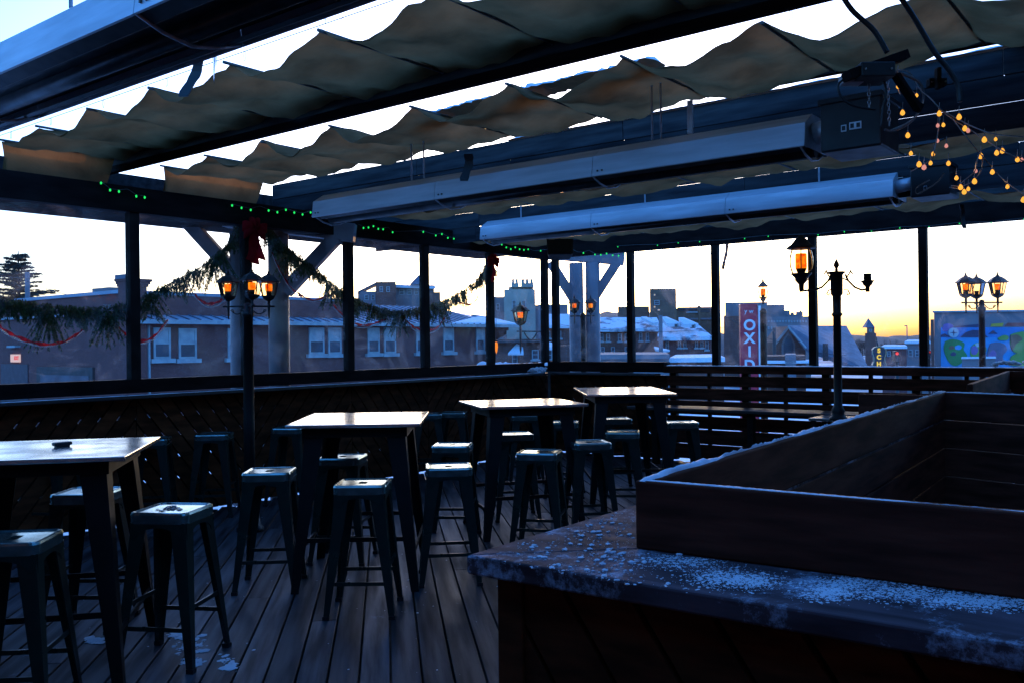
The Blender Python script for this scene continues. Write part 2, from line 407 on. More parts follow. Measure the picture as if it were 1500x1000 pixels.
# snow on the ledge
def snow_strip(mb, pts, w, h, n=60, z_off=0, rough=.5, thin=.3, gaps=0):
    # lumpy low ridge following a polyline
    P = [V(p) for p in pts]; L = [0]
    for a, b in zip(P, P[1:]): L.append(L[-1]+(b-a).length)
    ring = 5; vs = []; fs = []
    hh = 0
    for i in range(n+1):
        s = L[-1]*i/n; k = 0
        while k < len(P)-2 and L[k+1] < s: k += 1
        t = (s-L[k])/max(1e-6, L[k+1]-L[k]); c = P[k].lerp(P[k+1], t)
        d = (P[k+1]-P[k]).normalized(); sd_ = V((-d.y, d.x, 0)).normalized()
        hh = hh*.6+.4*random.uniform(0, 1)
        lump = max(0.02, (thin+hh*rough+.35*max(0, sin(s*3.1+1)*sin(s*7.7)))) * (0.05 if i in (0, n) else 1)
        for j in range(ring):
            a = pi*j/(ring-1); gp = 1 if not gaps else max(.02, min(1, (sin(s*2.3+gaps)+sin(s*5.9)+sin(s*13.1+2)+.9)*.8))
            vs.append(tuple(c+sd_*cos(a)*gp*w/2*min(1, .55+lump*.6)*random.uniform(.85, 1.1)+V((0, 0, z_off+sin(a)*h*lump*random.uniform(.7, 1.2)))))
    for i in range(n):
        for j in range(ring-1):
            q = i*ring+j; fs.append((q, q+1, q+ring+1, q+ring))
    mb.add(vs, fs, True); return mb
def snow(name, pts, w, h, label, n=80, **k):
    mb = snow_strip(MB(), pts, w, h, n, **k)
    return obj(name, mb, M['snow'], kind='stuff', label=label, cat='snow')
snow('ledge_snow', [(x_start, WY-.25, 1.149), (WX-.4, WY-.25, 1.149)], .05, .008, 'thin frosty line of snow along the front edge of the left wall ledge', 300)
cs = MB()
for k in range(26): cs.rock((WX-.35-abs(random.gauss(0, .16)), WY-.2+random.uniform(-.06, .06), 1.16+random.uniform(0, .05)), random.uniform(.02, .055), .8)
obj('corner_snow', cs, M['snow'], kind='stuff', label='blue heap of snow lumps where the two window walls meet', cat='snow')
# ------------------------------------------------------------------ right window wall (plane X = WX)
RW = thing('window_wall', 'right window wall of clear vinyl above a slatted brown rail', 'window wall', (WX, 1, 0))
rpx = [814, 924, 1048.5, 1191, 1353]
ry = [onX(p, 440, WX)[1] for p in rpx]
YB = onX(977, 540, WX)[1]
obj('header', MB().box(WX-.06, WX+.08, -4.3, WY-.075, ZT+.01, 3.04), M['beam'], RW, bevel=.004)
for y in ry: obj('post', MB().box(WX-.045, WX+.045, y-.045, y+.045, ZR, ZT+.02), M['post'], RW, bevel=.004)
red = [WY-.03]+ry+[-1.0, -4.2]
for k in range(len(red)-1):
    obj('vinyl_pane', pane(XT, red[k]-.02, red[k+1]+.02, ZR, ZT+.02), M['vinyl'], RW, recalc=False)
obj('sill', MB().box(WX-.08, WX+.09, YB, WY-.075, 1.16, ZS+.012), M['beam'], RW, bevel=.004)
obj('ledge', MB().box(WX-.27, WX-.082, YB+.05, WY-.275, 1.118, 1.147), M['beadboard'], RW, bevel=.006)
bp = MB(); diag(bp, WY-.1-YB, 1.1, radians(50), .135, .017, XT, -.045, -.02, YB, 0); obj('board_panel', bp, M['wood'], RW)
bk = MB()
for a, b in zz: bk.box(WX-.018, WX+.03, YB, WY-.08, a, b)
obj('backing_frame', bk, M['post'], RW)
RL = thing('slatted_railing', 'brown slatted railing with light showing between its boards under the right windows', 'railing', (WX, 1, 0))
obj('top_rail', MB().box(WX-.11, WX+.1, -4.3, YB-.005, 1.155, ZR-.003), M['boxwood'], RL, bevel=.004)
for z0, z1 in ((.985,1.118),(.81,.955),(.615,.792),(.43,.592),(.232,.418),(.03,.224)):
    obj('slat', MB().box(WX-.03, WX+.01, -4.3, YB-.005, z0, z1), M['boxwood'], RL, bevel=.003)
y = YB-.08
while y > -4.2:
    obj('baluster', MB().box(WX+.012, WX+.09, y-.045, y+.045, 0, 1.154), M['post'], RL); y -= 1.02
    obj('baluster', MB().box(WX+.012, WX+.06, y+.5-.02, y+.5+.02, 0, 1.154), M['post'], RL)
snow('rail_snow', [(WX-.02, YB-.02, ZR-.001), (WX-.02, 1.0, ZR-.001)], .16, .016, 'bluish snow lying along the top of the right railing', 260)
hp = MB()
for k in range(16): hp.rock(onX(1480+random.uniform(-22, 45), 532+random.uniform(-3, 2), WX-.05), random.uniform(.03, .06), .6)
obj('snow_heap', hp, M['snow'], kind='stuff', label='small blue snow heap on the rail at the right edge', cat='snow')
# ------------------------------------------------------------------ unseen walls and roof added to control the light
M['brickdark'] = brick('dark_brick', (.12,.05,.04), (.09,.04,.03), (.08,.07,.07))
obj('unseen_back_wall', MB().box(-2.9, -2.6, -4.6, WY+.1, -.2, 4.2), M['brickdark'], label='unseen brick wall added behind the camera to keep the deck dark', cat='wall')
obj('unseen_side_wall', MB().box(-2.6, WX+.1, -4.6, -4.35, -.2, 4.2), M['brickdark'], label='unseen brick wall added at the right end to keep the deck dark', cat='wall')
rb = MB()
for k in range(15):
    rb.box(-2.6+k*.15, -2.6+k*.15+.145, -4.35, WY+.1, 3.6, 3.66)
obj('roof_boards', rb, M['plank'], label='unseen board roof added over the near end to cut down skylight', cat='roof')  # unseen roof, sized to let in less skylight

# ------------------------------------------------------------------ fabric shades
def pixY(pts, X): return [onX(px, py, X) for px, py in pts]
def shade(name, label, X0, X1, ys, z, sag, endY, zend, mat=None, wz=None, farlift=0., tilt=0., group=None, wire=True, seed=1):
    R = random.Random(seed)
    t = thing(name, label, 'canopy shade', ((X0+X1)/2, (ys[0]+ys[-1])/2, z-.4), group)
    # ys descending list of batten positions
    nu, nv = 26, 18; vs = []; fs = []; rows = []
    prof = []
    if endY is not None:
        prof += [(endY, zend), (endY-.05, zend+.16), (endY-.16, zend+.3)]
    for i, y in enumerate(ys):
        if i:
            L = ys[i-1]-y
            s_ = sag*(L/.8)*R.uniform(.85, 1.2)
            for k in range(1, nv):
                f = k/nv
                zz_ = -s_*(1-(2*f-1)**2)**.9 - .035*sin(f*2*pi) - .008*sin(f*5*pi+i)
                prof.append((ys[i-1]-L*f, z+zz_))
        elif endY is not None:
            y0 = prof[-1][0]; z0 = prof[-1][1]
            for k in range(1, 6):
                f = k/6; prof.append((y0+(y-y0)*f, z0+(z-z0)*f**1.6))
        prof.append((y, z))
    P = len(prof)
    for i, (y, zz_) in enumerate(prof):
        a = R.uniform(-1, 1)
        for j in range(nu+1):
            u = j/nu
            droop = (z-zz_)*(1 if y > ys[0]-.01 else 1.0-.55*u)
            edge = 1-.2*sin(u*pi)          # edges droop more than the middle
            zz2 = z-droop*edge + farlift*u + .012*sin(y*9+u*8)+.008*sin(y*23-u*13)
            zz2 += (mathutils.noise.noise(V((u*2.2+seed, y*2.6, seed)))*.022 + abs(mathutils.noise.noise(V((u*3+y*1.8, y*4-u*3, seed+7))))*.026)*min(1, droop*14+.15)
            x = X0+(X1-X0)*u + .02*sin(y*5)*(1 if j in (0, nu) else 0)+(droop*.25 if j == 0 else 0)-(droop*.2 if j == nu else 0)
            vs.append((x, y, zz2))
    for i in range(P-1):
        for j in range(nu):
            q = i*(nu+1)+j; fs.append((q, q+1, q+nu+2, q+nu+1))
    fb = MB().add(vs, fs, True)
    obj('canvas', fb, M['fabric'], t, recalc=False)
    for y in ys:
        obj('batten', MB().tube([(X0-.03, y, z-.004), (X1+.02, y, z-.004+farlift)], .0115, 6), M['wire'], t)
    if wire:
        wzz = wz or z+.05
        for X in (X0+.03,):
            w = MB().tube([(X, ys[0]+.1, wzz), (X, ys[-1], wzz)], .003, 5)
            obj('wire', w, M['wire'], t)
            for i, y in enumerate(ys):
                yy = y-.16
                r_ = MB().tube([(X, yy+.012*cos(a), wzz-.03+.035*sin(a)) for a in [k*pi/5 for k in range(11)]], .0022, 4, False)
                obj('ring', r_, M['wire'], t)
    return t
c1 = [(55,184),(129,158),(220,130),(330,92),(472,38)]
y1 = [onX(px, py, 3.70)[1] for px, py in c1]
c2 = [(302,222),(383,204),(483,183),(603,157),(745,133),(913,79),(1119,22)]
y2 = [onX(px, py, 5.33)[1] for px, py in c2]
SG = 'sagging canvas shades under the roof'
shade('canopy_shade', 'nearest sagging tan canvas shade, running across the top left of the picture', 3.70, 4.80, [8.93,8.15,7.25,6.32,5.36,4.37,3.40,2.42,1.45,.5,-.5,-1.5,-2.5], 3.525, .105, 9.16, 2.95, group=SG, seed=3)
shade('canopy_shade', 'broad middle tan canvas shade hanging in waves just above the first heater', 5.33, 6.62, [8.90,8.09,7.15,6.18,5.18,4.18,3.18,2.18,1.2,.2,-.8,-1.8,-2.8], 3.515, .115, 9.16, 2.95, group=SG, seed=5)
shade('canopy_shade', 'narrow brown canvas shade seen between the two farther heaters', 7.08, 8.15, [7.9,7.0,6.05,5.0,4.05,3.05,2.1,1.1,.1,-.9], 3.14, .10, None, 0, group=SG, seed=8, wire=False)
shade('canopy_shade', 'farthest brown canvas shade, low behind the right end of the last heater', 9.0, 10.35, [7.9,6.9,5.9,4.9,3.9,2.9,1.9,.9,-.1,-1.2], 3.0, .10, None, 0, group=SG, seed=9, wire=False)
# rafters, fascia boards
def rafter(label, X, z0, z1, w=.07, y0=-4.3, y1=9.2, mat='beam'):
    return obj('rafter', MB().box(X-w/2, X+w/2, y0, y1, z0, z1), M[mat], label=label, cat='roof beam', bevel=.004)
rafter('slim dark roof beam along the far edge of the nearest shade', 4.86, 3.385, 3.455, .06)
rafter('dark roof beam over the right part of the middle shade edge', 6.66, 3.505, 3.565, .06, y1=2.9)
obj('added_edge_board', MB().box(4.60, 4.95, -4.3, 9.2, 3.56, 3.585).box(4.905, 4.93, -4.3, 9.2, 3.458, 3.559), M['plank'], label='added board closing the sky slits at the far edge of the nearest shade', cat='roof board')  # boards added to block sky slits behind the canvas
def plankwall(label, X, z0, z1, y0=-4.3, y1=8.3, n=3, T=None):
    mb = MB(); h = (z1-z0)/n
    for k in range(n):
        y = y0
        while y < y1:
            L = min(random.uniform(2.4, 3.7), y1-y)
            if y1-y-L < .5: L = y1-y
            j = random.uniform(-.004, .004)
            if T: mb.box(y, y+L-.004, X-.018+j, X+.018+j, z0+h*k, z0+h*(k+1)-.007)
            else: mb.box(X-.018+j, X+.018+j, y, y+L-.004, z0+h*k, z0+h*(k+1)-.007)
            y += L
    return obj('plank_fascia', mb, M['plank'], label=label, cat='roof fascia', bevel=.003)
plankwall('long weathered plank fascia behind the first heater, lit blue by the sky', 7.0, 3.0, 3.56, n=3, y1=9.2)
plankwall('weathered plank fascia behind the second heater, below the narrow shade', 8.72, 2.86, 3.42, n=3, y1=9.2)
plankwall('pale plank fascia above the right window wall', 10.98, 3.0, 3.45, n=2)
plankwall('pale plank fascia above the left window wall, behind the green lights', 9.25, 2.95, 3.44, y0=-2.6, y1=11, n=2, T=1)
sf = MB()
for k in range(15): sf.box(-2.6, 10.95, 7.93+k*.085, 7.93+k*.085+.08, 2.93-.002*k, 2.948)
obj('soffit_board', sf, M['beam'], label='narrow soffit boards along the outside top of the left window wall', cat='soffit')
rp = MB()
for k in range(40): rp.box(6.70, 6.98, -4.3+k*.135, -4.3+k*.135+.13, 3.57, 3.60)
obj('roof_boards', rp, M['plank'], label='short roof boards closing the sky gap at the upper right', cat='roof')
rp = MB()
for k in range(34): rp.box(6.985+k*.115, 6.985+k*.115+.112, -4.3, .7 if k < 14 else .2, 3.566, 3.59)
obj('roof_boards', rp, M['plank'], label='roof boards over the far right side behind the fairy lights', cat='roof')
sn = MB()
snow_strip(sn, [(5.75, 5.6, 3.53), (5.7, 3.1, 3.55)], .3, .06, 70, rough=.4, thin=.4)
obj('shade_snow', sn, M['snow'], kind='stuff', label='snow lying on top of the middle shade', cat='snow')
fs_ = MB(); snow_strip(fs_, [(7.0, 5.5, 3.562), (7.0, .2, 3.562)], .1, .018, 120); obj('fascia_snow', fs_, M['snow'], kind='stuff', label='thin snow on the top edge of the plank fascia', cat='snow')
# ------------------------------------------------------------------ radiant heaters
def heater(label, X0, w, ya, yb, z0, box=True):     # ya = left end (far), yb = right end
    t = thing('radiant_heater', label, 'patio heater', (X0+w/2, (ya+yb)/2, z0), 'long radiant heaters hung under the roof')
    # hood profile (x,z) closed shell
    def prof(X, z): return X
    P = [(X0, z0), (X0+.02, z0+.155), (X0+.15, z0+.235), (X0+w-.15, z0+.235), (X0+w-.02, z0+.155), (X0+w, z0)]
    Pi = [(x+(.006 if x < X0+w/2 else -.006), z-.006) for x, z in P]
    n = 3; seg = (ya-yb)/n
    for k in range(n):
        a, b = yb+seg*k+.002, yb+seg*(k+1)-.002
        mb = MB(); m_ = len(P)
        vs = [(x, a, z) for x, z in P]+[(x, b, z) for x, z in P]+[(x, a, z) for x, z in Pi]+[(x, b, z) for x, z in Pi]
        fs = []
        for i in range(m_-1):
            fs += [(i, i+1, m_+i+1, m_+i), (2*m_+i, 3*m_+i, 3*m_+i+1, 2*m_+i+1), (i, 2*m_+i, 2*m_+i+1, i+1), (m_+i, m_+i+1, 3*m_+i+1, 3*m_+i)]
        fs += [(0, m_, 3*m_, 2*m_), (m_-1, 3*m_-1, 4*m_-1, 2*m_-1)]
        mb.add(vs, fs)
        h = obj('hood', mb, M['steel'], t)
        sc = MB()
        for dy in (.05, .12):
            for yy in (a+dy, ):
                sc.lathe([(.0001, .0), (.007, .0), (.007, .004), (.0001, .004)], (0, 0, 0), 6)
        sc = MB()
        for dy in (.05, .09): sc.box(X0-.004, X0+.004, b-dy-.006, b-dy+.006, z0+.03, z0+.042)
        obj('screw', sc, M['black'], h)
    # inner reflector: deep V trough along each side + tubes
    rf = MB()
    for s_, x in ((1, X0+.01), (-1, X0+w-.01)):
        rf.hexa([(x, yb+.02, z0+.012), (x+s_*.07, yb+.02, z0-.02), (x+s_*.09, yb+.02, z0-.012), (x+s_*.02, yb+.02, z0+.03),
                 (x, ya-.02, z0+.012), (x+s_*.07, ya-.02, z0-.02), (x+s_*.09, ya-.02, z0-.012), (x+s_*.02, ya-.02, z0+.03)])
    rf.box(X0+.1, X0+w-.1, yb+.02, ya-.02, z0+.02, z0+.03)
    obj('reflector', rf, M['refl'], t)
    obj('burner_tube', MB().tube([(X0+w/2, yb, z0-.0), (X0+w/2, ya-.02, z0-.0)], .045, 14), M['refl'], t)
    for k in range(n+1):
        y = min(max(yb+seg*k, yb+.03), ya-.03)
        cl = MB(); cl.tube([(X0+.012, y, z0+.005), (X0+w*.25, y, z0-.04), (X0+w*.5, y, z0-.062), (X0+w*.75, y, z0-.04), (X0+w-.012, y, z0+.005)], .008, 6)
        obj('bracket', cl, M['steel'], t)
    for y in (ya, yb):
        obj('end_cap', MB().prism(P, lambda a, b, q, y=y: (a, y+q, b), -.004, .004), M['steel'], t)
    return t
h3 = heater('nearest radiant heater, cut off by the top left corner, showing its dark underside', 1.84, .5, 7.0, 2.0-.6, 2.85)
h1 = heater('middle steel radiant heater ending at the black control box with socket stickers', 5.88, .46, 7.12, 2.14, 2.85)
h2 = heater('farthest steel radiant heater, lowest in the picture', 8.52, .46, 7.15, 2.30, 2.85)
def rods(hd, X, ys, z0, z1):
    for y in ys:
        obj('hanger_rod', MB().tube([(X+.12, y, z0), (X+.12, y, z1)], .009, 6), M['steel'], hd)
rods(h1, 5.88, [onX(p, 250, 6.0)[1] for p in (603, 621, 956, 969)], 3.08, 3.5)
br = MB(); q = onX(1012, 180, 6.0)[1]; br.box(5.98, 6.0, q-.02, q+.02, 3.08, 3.32)
obj('bracket', br, M['steel'], h1)
rods(h2, 8.52, [3.0, 4.9, 6.6], 3.08, 3.4)
rods(h3, 1.84, [1.8, 4, 6.5], 3.08, 3.6)
# dark control boxes at right ends
def cbox(label, X0, w, ya, yb, z0, z1, face):
    t = thing('control_box', label, 'heater control box', (X0+w/2, (ya+yb)/2, z0), 'black heater control boxes')
    obj('case', MB().box(X0, X0+w, yb, ya, z0, z1), M['black'], t, bevel=.012)
    obj('case_lid', MB().box(X0-.012, X0+w+.012, yb-.012, ya+.012, z1-.03, z1+.004), M['black'], t, bevel=.004)
    for (px0, px1, py0, py1) in face:
        a = onX(px0, (py0+py1)/2, X0-.003); b = onX(px1, (py0+py1)/2, X0-.003); c = onX(px0, py0, X0-.003)[2]; d = onX(px0, py1, X0-.003)[2]
        pl = obj('socket_plate', MB().box(X0-.006, X0-.0005, b[1], a[1], d, c), M['steel'], t, bevel=.002)
        n_ = 2 if px1-px0 > 12 else 1
        hl = MB()
        for k in range(n_):
            yc = b[1]+(a[1]-b[1])*(k+.5)/n_; hl.box(X0-.009, X0-.0062, yc-.011, yc+.011, (c+d)/2-.014, (c+d)/2+.014)
        obj('socket', hl, M['black'], pl)
    return t
b1a = onX(1203, 180, 5.82); b1b = onX(1292, 180, 5.82)
cb1 = cbox('large black control box with two white socket plates beside the middle heater', 5.80, .4, b1a[1], b1b[1], onX(1250, 219, 5.82)[2], onX(1210, 148, 5.82)[2], [(1232,1240,184,194),(1244,1262,180,191)])
b2a = onX(1334, 270, 8.46); b2b = onX(1392, 270, 8.46)
cb2 = cbox('smaller black control box at the right end of the farthest heater', 8.44, .36, b2a[1], b2b[1], onX(1360, 288, 8.46)[2], onX(1340, 243, 8.46)[2], [(1353,1358,273,279)])
obj('duct', MB().tube([(6.05, b1a[1]+.0, 2.97), (6.05, 2.12, 2.95)], .075, 16), M['steel'], cb1)
obj('duct', MB().tube([(8.65, b2a[1]+.0, 2.97), (8.65, 2.3, 2.95)], .06, 16), M['steel'], cb2)
# ------------------------------------------------------------------ stools
def stool_proto():
    t = thing('metal_stool', 'x', 'bar stool', (0,0,0), 'dark green metal bar stools')
    hs, hb, Z = .142, .205, .76
    # seat: rounded square dish with a raised rolled rim
    def ringpts(h, r, z, n=5):
        o = []
        for cx, cy, a0 in ((h-r, h-r, 0), (-h+r, h-r, 90), (-h+r, -h+r, 180), (h-r, -h+r, 270)):
            for k in range(n):
                a = radians(a0+90*k/(n-1)); o.append((cx+r*cos(a), cy+r*sin(a), z))
        return o
    rings = [ringpts(.152, .035, Z-.055), ringpts(.154, .035, Z-.012), ringpts(.150, .034, Z-.002), ringpts(.142, .03, Z+.001), ringpts(.134, .026, Z-.002), ringpts(.128, .024, Z-.006)]
    hole = [(x*.165/.128, y*.09/.128*.9, Z-.0055) for x, y, z in ringpts(.128, .06, 0)]
    hole2 = [(x, y, Z-.016) for x, y, z in hole]
    rings += [hole, hole2]
    n = len(rings[0]); sk = MB(); st = MB()
    vs = [p for r in rings for p in r]
    fs = []
    for i in range(len(rings)-1):
        for k in range(n): fs.append((i*n+k, i*n+(k+1) % n, (i+1)*n+(k+1) % n, (i+1)*n+k))
    # shrink the hand slot
    hv = len(rings[0])*6
    vs = vs[:hv]+[(x*.27, y*.3, z) for x, y, z in vs[hv:]]
    st.add(vs, fs, False)
    obj('seat', st, M['seat'], t, bevel=0)
    skm = MB()
    for s_ in (0, 1, 2, 3):
        c, s = cos(s_*pi/2), sin(s_*pi/2)
        def R(a, b, q, c=c, s=s): return (a*c-(-.1465-q)*s*-1*-1 if False else a*c+( .1465+q)*s, a*s-(.1465+q)*c, b)
        # arched apron
        top = [(-.14, Z-.05), (.14, Z-.05)]
        arc = [(.14, Z-.13)]+[(.14*cos(radians(a))*.8, Z-.13+.055*sin(radians(a))) for a in range(0, 181, 20)]+[(-.14, Z-.13)]
        skm.prism([top[0]]+[top[1]]+arc, R, -.002, .004)
    obj('apron', skm, M['stool'], t)
    for sx in (-1, 1):
        for sy in (-1, 1):
            mb = MB()
            def L(z):     # L section corner point and leaf width
                f = (Z-.05-z)/(Z-.05); return hs+(hb-hs)*f, .082-.05*f
            vs = []
            for z in (Z-.05, Z-.2, Z-.45, .0):
                h, w = L(z); th = .006
                c = (sx*h, sy*h)
                for p in ((0,0), (w,0), (w,th), (th*2.2,th*2.2), (th,w), (0,w)):
                    vs.append((c[0]-sx*p[0], c[1]-sy*p[1], z))
            fs = []
            for i in range(3):
                for k in range(6): fs.append((i*6+k, i*6+(k+1) % 6, (i+1)*6+(k+1) % 6, (i+1)*6+k))
            fs += [(0,1,2,3,4,5), (23,22,21,20,19,18)]
            mb.add(vs, fs)
            lg = obj('leg', mb, M['stool'], t, bevel=.0015)
            obj('foot', MB().box(sx*hb-sx*.034, sx*hb+sx*.003, sy*hb-sy*.034, sy*hb+sy*.003, 0, .022), M['black'], lg)
    for s_, zz_ in ((0, .30), (1, .20), (2, .30), (3, .20)):
        f = (Z-.05-zz_)/(Z-.05); h = hs+(hb-hs)*f-.008
        a = [(-h, -h), (h, -h), (h, h), (-h, h)][s_]; b = [(h, -h), (h, h), (-h, h), (-h, -h)][s_]
        obj('footrest', MB().beam((*a, zz_), (*b, zz_), .008, .022), M['stool'], t)
    return t
STO = [ # px,py of the seat centre, twist, label
 (253,743,-4,'nearest whole stool, front left, with melting snow on its seat'),
 (22,785,3,'stool cut off by the left edge, closest to the camera'),
 (129,718,0,'stool half hidden behind the corner leg of the left table'),
 (395,688,2,'stool with a green-tinted seat between the left table and the second table'),
 (502,667,-3,'stool under the front edge of the second table, behind another stool'),
 (532,705,0,'stool standing out in front of the second table, at the middle of the deck'),
 (657,681,3,'stool in front of the right leg of the second table'),
 (663,650,-2,'stool just behind the one at the right corner of the second table'),
 (754,634,4,'stool at the left side of the third table, under its top'),
 (790,660,-6,'stool standing in front of the third table with a bright worn seat'),
 (863,646,5,'stool with a green seat right of the third table'),
 (912,631,-4,'stool in front of the farthest table, partly over the planter edge'),
 (902,612,2,'stool tucked under the farthest table'),
 (826,617,-3,'stool seen between the third table and the farthest table'),
 (998,617,0,'stool right of the farthest table, in front of the slatted railing'),
 (314,634,2,'green-lit stool against the boarded wall, left of the lamp post'),
 (222,641,6,'stool behind the right corner of the left table, against the boarded wall'),
 (425,625,-3,'dim green stool against the boarded wall, left of the second table'),
 (628,605,2,'dim stool behind the right end of the second table'),
 (664,603,-2,'dim stool against the wall just left of the third table'),
 (768,607,3,'faint stool behind the third table near the wall'),
 (-12,648,4,'stool at the far left edge of the picture behind the left table'),
 (75,650,-3,'faint stool behind the left table, seen between its legs'),
]
sp = stool_proto()
for i, (px, py, tw, lb) in enumerate(STO):
    p = onZ(px, py, .76); rz = radians(46-8+tw*2.0)
    if i == 0: sp.location = (p[0], p[1], 0.001); sp.rotation_euler = (0, 0, rz); sp['label'] = lb
    else: dup(sp, (p[0], p[1], 0.001), rz, lb)
p0 = onZ(253, 743, .76); mb = MB()
for k in range(14): mb.rock((p0[0]+random.uniform(-.07, .07), p0[1]+random.uniform(-.06, .06), .759), random.uniform(.006, .018), .35)
obj('seat_snow', mb, M['ice'], kind='stuff', label='melting snow bits on the nearest stool seat', cat='snow')
# ------------------------------------------------------------------ bar tables
def table(label, c, rz, a, b, Z=1.07):
    t = thing('bar_table', label, 'bar table', (0,0,0), 'tall square metal-topped bar tables')
    tp = obj('tabletop', MB().box(-a/2, a/2, -b/2, b/2, Z-.022, Z), M['tabletop'], t, bevel=.004)
    tr = MB()
    for x0, x1, y0, y1 in ((-a/2+.09, a/2-.09, -b/2+.09, -b/2+.1), (-a/2+.09, a/2-.09, b/2-.1, b/2-.09), (-a/2+.09, -a/2+.1, -b/2+.101, b/2-.101), (a/2-.1, a/2-.09, -b/2+.101, b/2-.101)):
        tr.box(x0, x1, y0, y1, Z-.09, Z-.023)
    obj('apron', tr, M['tableleg'], t)
    hb = .02
    for sx in (-1, 1):
        for sy in (-1, 1):
            mb = MB(); vs = []
            for z in (Z-.024, Z-.3, .5, 0):
                f = 1-z/Z; hx = a/2-.11+.09*f; hy = b/2-.11+.09*f; w = .125-.075*f; th = .007
                for p in ((0,0), (w,0), (w,th), (th*2,th*2), (th,w), (0,w)):
                    vs.append((sx*(hx-p[0]), sy*(hy-p[1]), z))
            fs = []
            for i in range(3):
                for k in range(6): fs.append((i*6+k, i*6+(k+1) % 6, (i+1)*6+(k+1) % 6, (i+1)*6+k))
            fs += [(0,1,2,3,4,5), (23,22,21,20,19,18)]
            obj('leg', mb.add(vs, fs), M['tableleg'], t, bevel=.002)
    for s_, z in ((0,.33), (1,.24), (2,.33), (3,.24)):
        f = 1-z/Z; hx = a/2-.12+.09*f; hy = b/2-.12+.09*f
        A_ = [(-hx,-hy), (hx,-hy), (hx,hy), (-hx,hy)]
        obj('footrest', MB().beam((*A_[s_], z), (*A_[(s_+1) % 4], z), .01, .028), M['tableleg'], t)
    t.location = (c[0], c[1], 0.001); t.rotation_euler = (0, 0, rz)
    return t
def quad_table(label, pts, a, b, Z=1.07):
    # pts: front-left, front-right, back-right, back-left pixels
    W = [V(onZ(px, py, Z)) for px, py in pts]
    c = sum(W, V((0,0,0)))/4
    d = ((W[1]-W[0])+(W[2]-W[3])); d2 = ((W[3]-W[0])+(W[2]-W[1])); 
    ang = math.atan2(d.y, d.x); ang2 = math.atan2(d2.y, d2.x)-pi/2
    while ang2-ang > pi: ang2 -= 2*pi
    while ang2-ang < -pi: ang2 += 2*pi
    print(label, [round(x, 2) for x in c], 'w', round(d.length/2, 2), 'd', round(d2.length/2, 2), math.degrees(ang), math.degrees(ang2))
    return table(label, c, (ang+ang2)/2, a or d.length/2, b or d2.length/2, Z)
w1, w2 = V(onZ(183, 668, 1.07)), V(onZ(235, 639, 1.07)); dd = (w2-w1).normalized(); lf = V((-dd.y, dd.x, 0))
T1 = table('left bar table carrying a small black device, cut off by the left edge', (w1+w2)/2+lf*.46, math.atan2(dd.y, dd.x)-pi/2, .92, (w2-w1).length)
print('T1', (w2-w1).length)
T2 = quad_table('second bar table from the left, with two stools in front of it', [(433,621.5),(632,620.5),(611,603.5),(452,604)], None, None)
T3 = quad_table('bar table with a glowing golden reflection on its top', [(701,597),(853,590.5),(819,582.5),(678,586.5)], None, None)
T4 = quad_table('farthest bar table, its top shining pale in front of the corner', [(858,578),(985,576),(960,565.8),(842,567.5)], None, None)
# small black object on the left table
p = V(onZ(91, 654, 1.07)); t = thing('card_reader', 'small black handheld device lying on the left bar table', 'device', p)
mb = MB(); mb.box(p.x-.045, p.x+.045, p.y-.02, p.y+.02, 1.078, 1.096); obj('case', mb, M['black'], t, bevel=.006)
mb = MB(); mb.box(p.x-.034, p.x+.034, p.y-.013, p.y+.013, 1.0705, 1.0782); obj('base', mb, M['black'], t)
# ------------------------------------------------------------------ foreground counter with box planter
ZC = 1.05
P1 = V(onZ(683, 812, ZC)); P2 = V(onZ(1495, 944, ZC)); P3 = V(onZ(925, 740, ZC))
df = (P2-P1).normalized(); dl = (P3-P1).normalized()
K1 = V(onZ(930, 801, ZC)); zt_ = 1.222
K1t = V(onZ(930, 703, zt_)); K2t = V(onZ(1378, 573, zt_)); K3t = V(onZ(1500, 751, zt_)); K4t = V(onZ(1500, 577.5, zt_))
kf = (K3t-K1t).normalized(); kl = (K2t-K1t).normalized(); Lk = (K2t-K1t).length
print('counter', P1[:], df[:], dl[:], 'box', K1t[:], kf[:], kl[:], Lk)
BX = 2.6
CT = thing('bar_counter', 'snow-dusted wooden bar counter with diagonal boarding in the right foreground', 'bar counter', (P1.x, P1.y, 0))
def quadslab(mb, pts, z0, z1): return mb.hexa([(p[0], p[1], z0) for p in pts]+[(p[0], p[1], z1) for p in pts])
nrm = V((-kf.y, kf.x, 0)); nrm = nrm if nrm.dot(kl) > 0 else -nrm
A0 = P1; A1 = P1+df*3.4; B0 = K1t+kf*3.2+kl*.02; B1 = K1t+kl*.02-kf*.0
tp = MB()
# front strip (mitred) and left strip
LB = P1+dl*(Lk+1.0)
inner = K1t+kf*.03+kl*.03
quadslab(tp, [A0, A1, inner+kf*3.2, inner], ZC-.048, ZC)
quadslab(tp, [A0, inner, inner+kl*(Lk+.3), LB], ZC-.048, ZC)
top = obj('countertop', tp, M['cap'], CT, bevel=.006)
def onvec(o, d, zoff=0):
    nn = V((d.y, -d.x, 0))
    return lambda a, b, t: tuple(o+d*a+nn*t+V((0, 0, b)))
def inward(o, d, ref): 
    nn = V((d.y, -d.x, 0)); return 1 if nn.dot(ref-o) > 0 else -1
ctr = P1+df*1.5+dl*1.5
O1 = V((P1.x, P1.y, 0))+df*.06+dl*.06
sg = inward(O1, df, ctr); mb = MB(); diag(mb, 3.2, ZC-.06, radians(-55), .155, .014, onvec(O1, df), 0, sg*.02, .07); 
mb2 = MB(); diag(mb2, 3.2, ZC-.06, radians(55), .155, .012, onvec(O1, dl), 0, inward(O1, dl, ctr)*.02, .07)
obj('board_front', mb, M['wood'], CT, bevel=.002); obj('board_side', mb2, M['wood'], CT, bevel=.002)
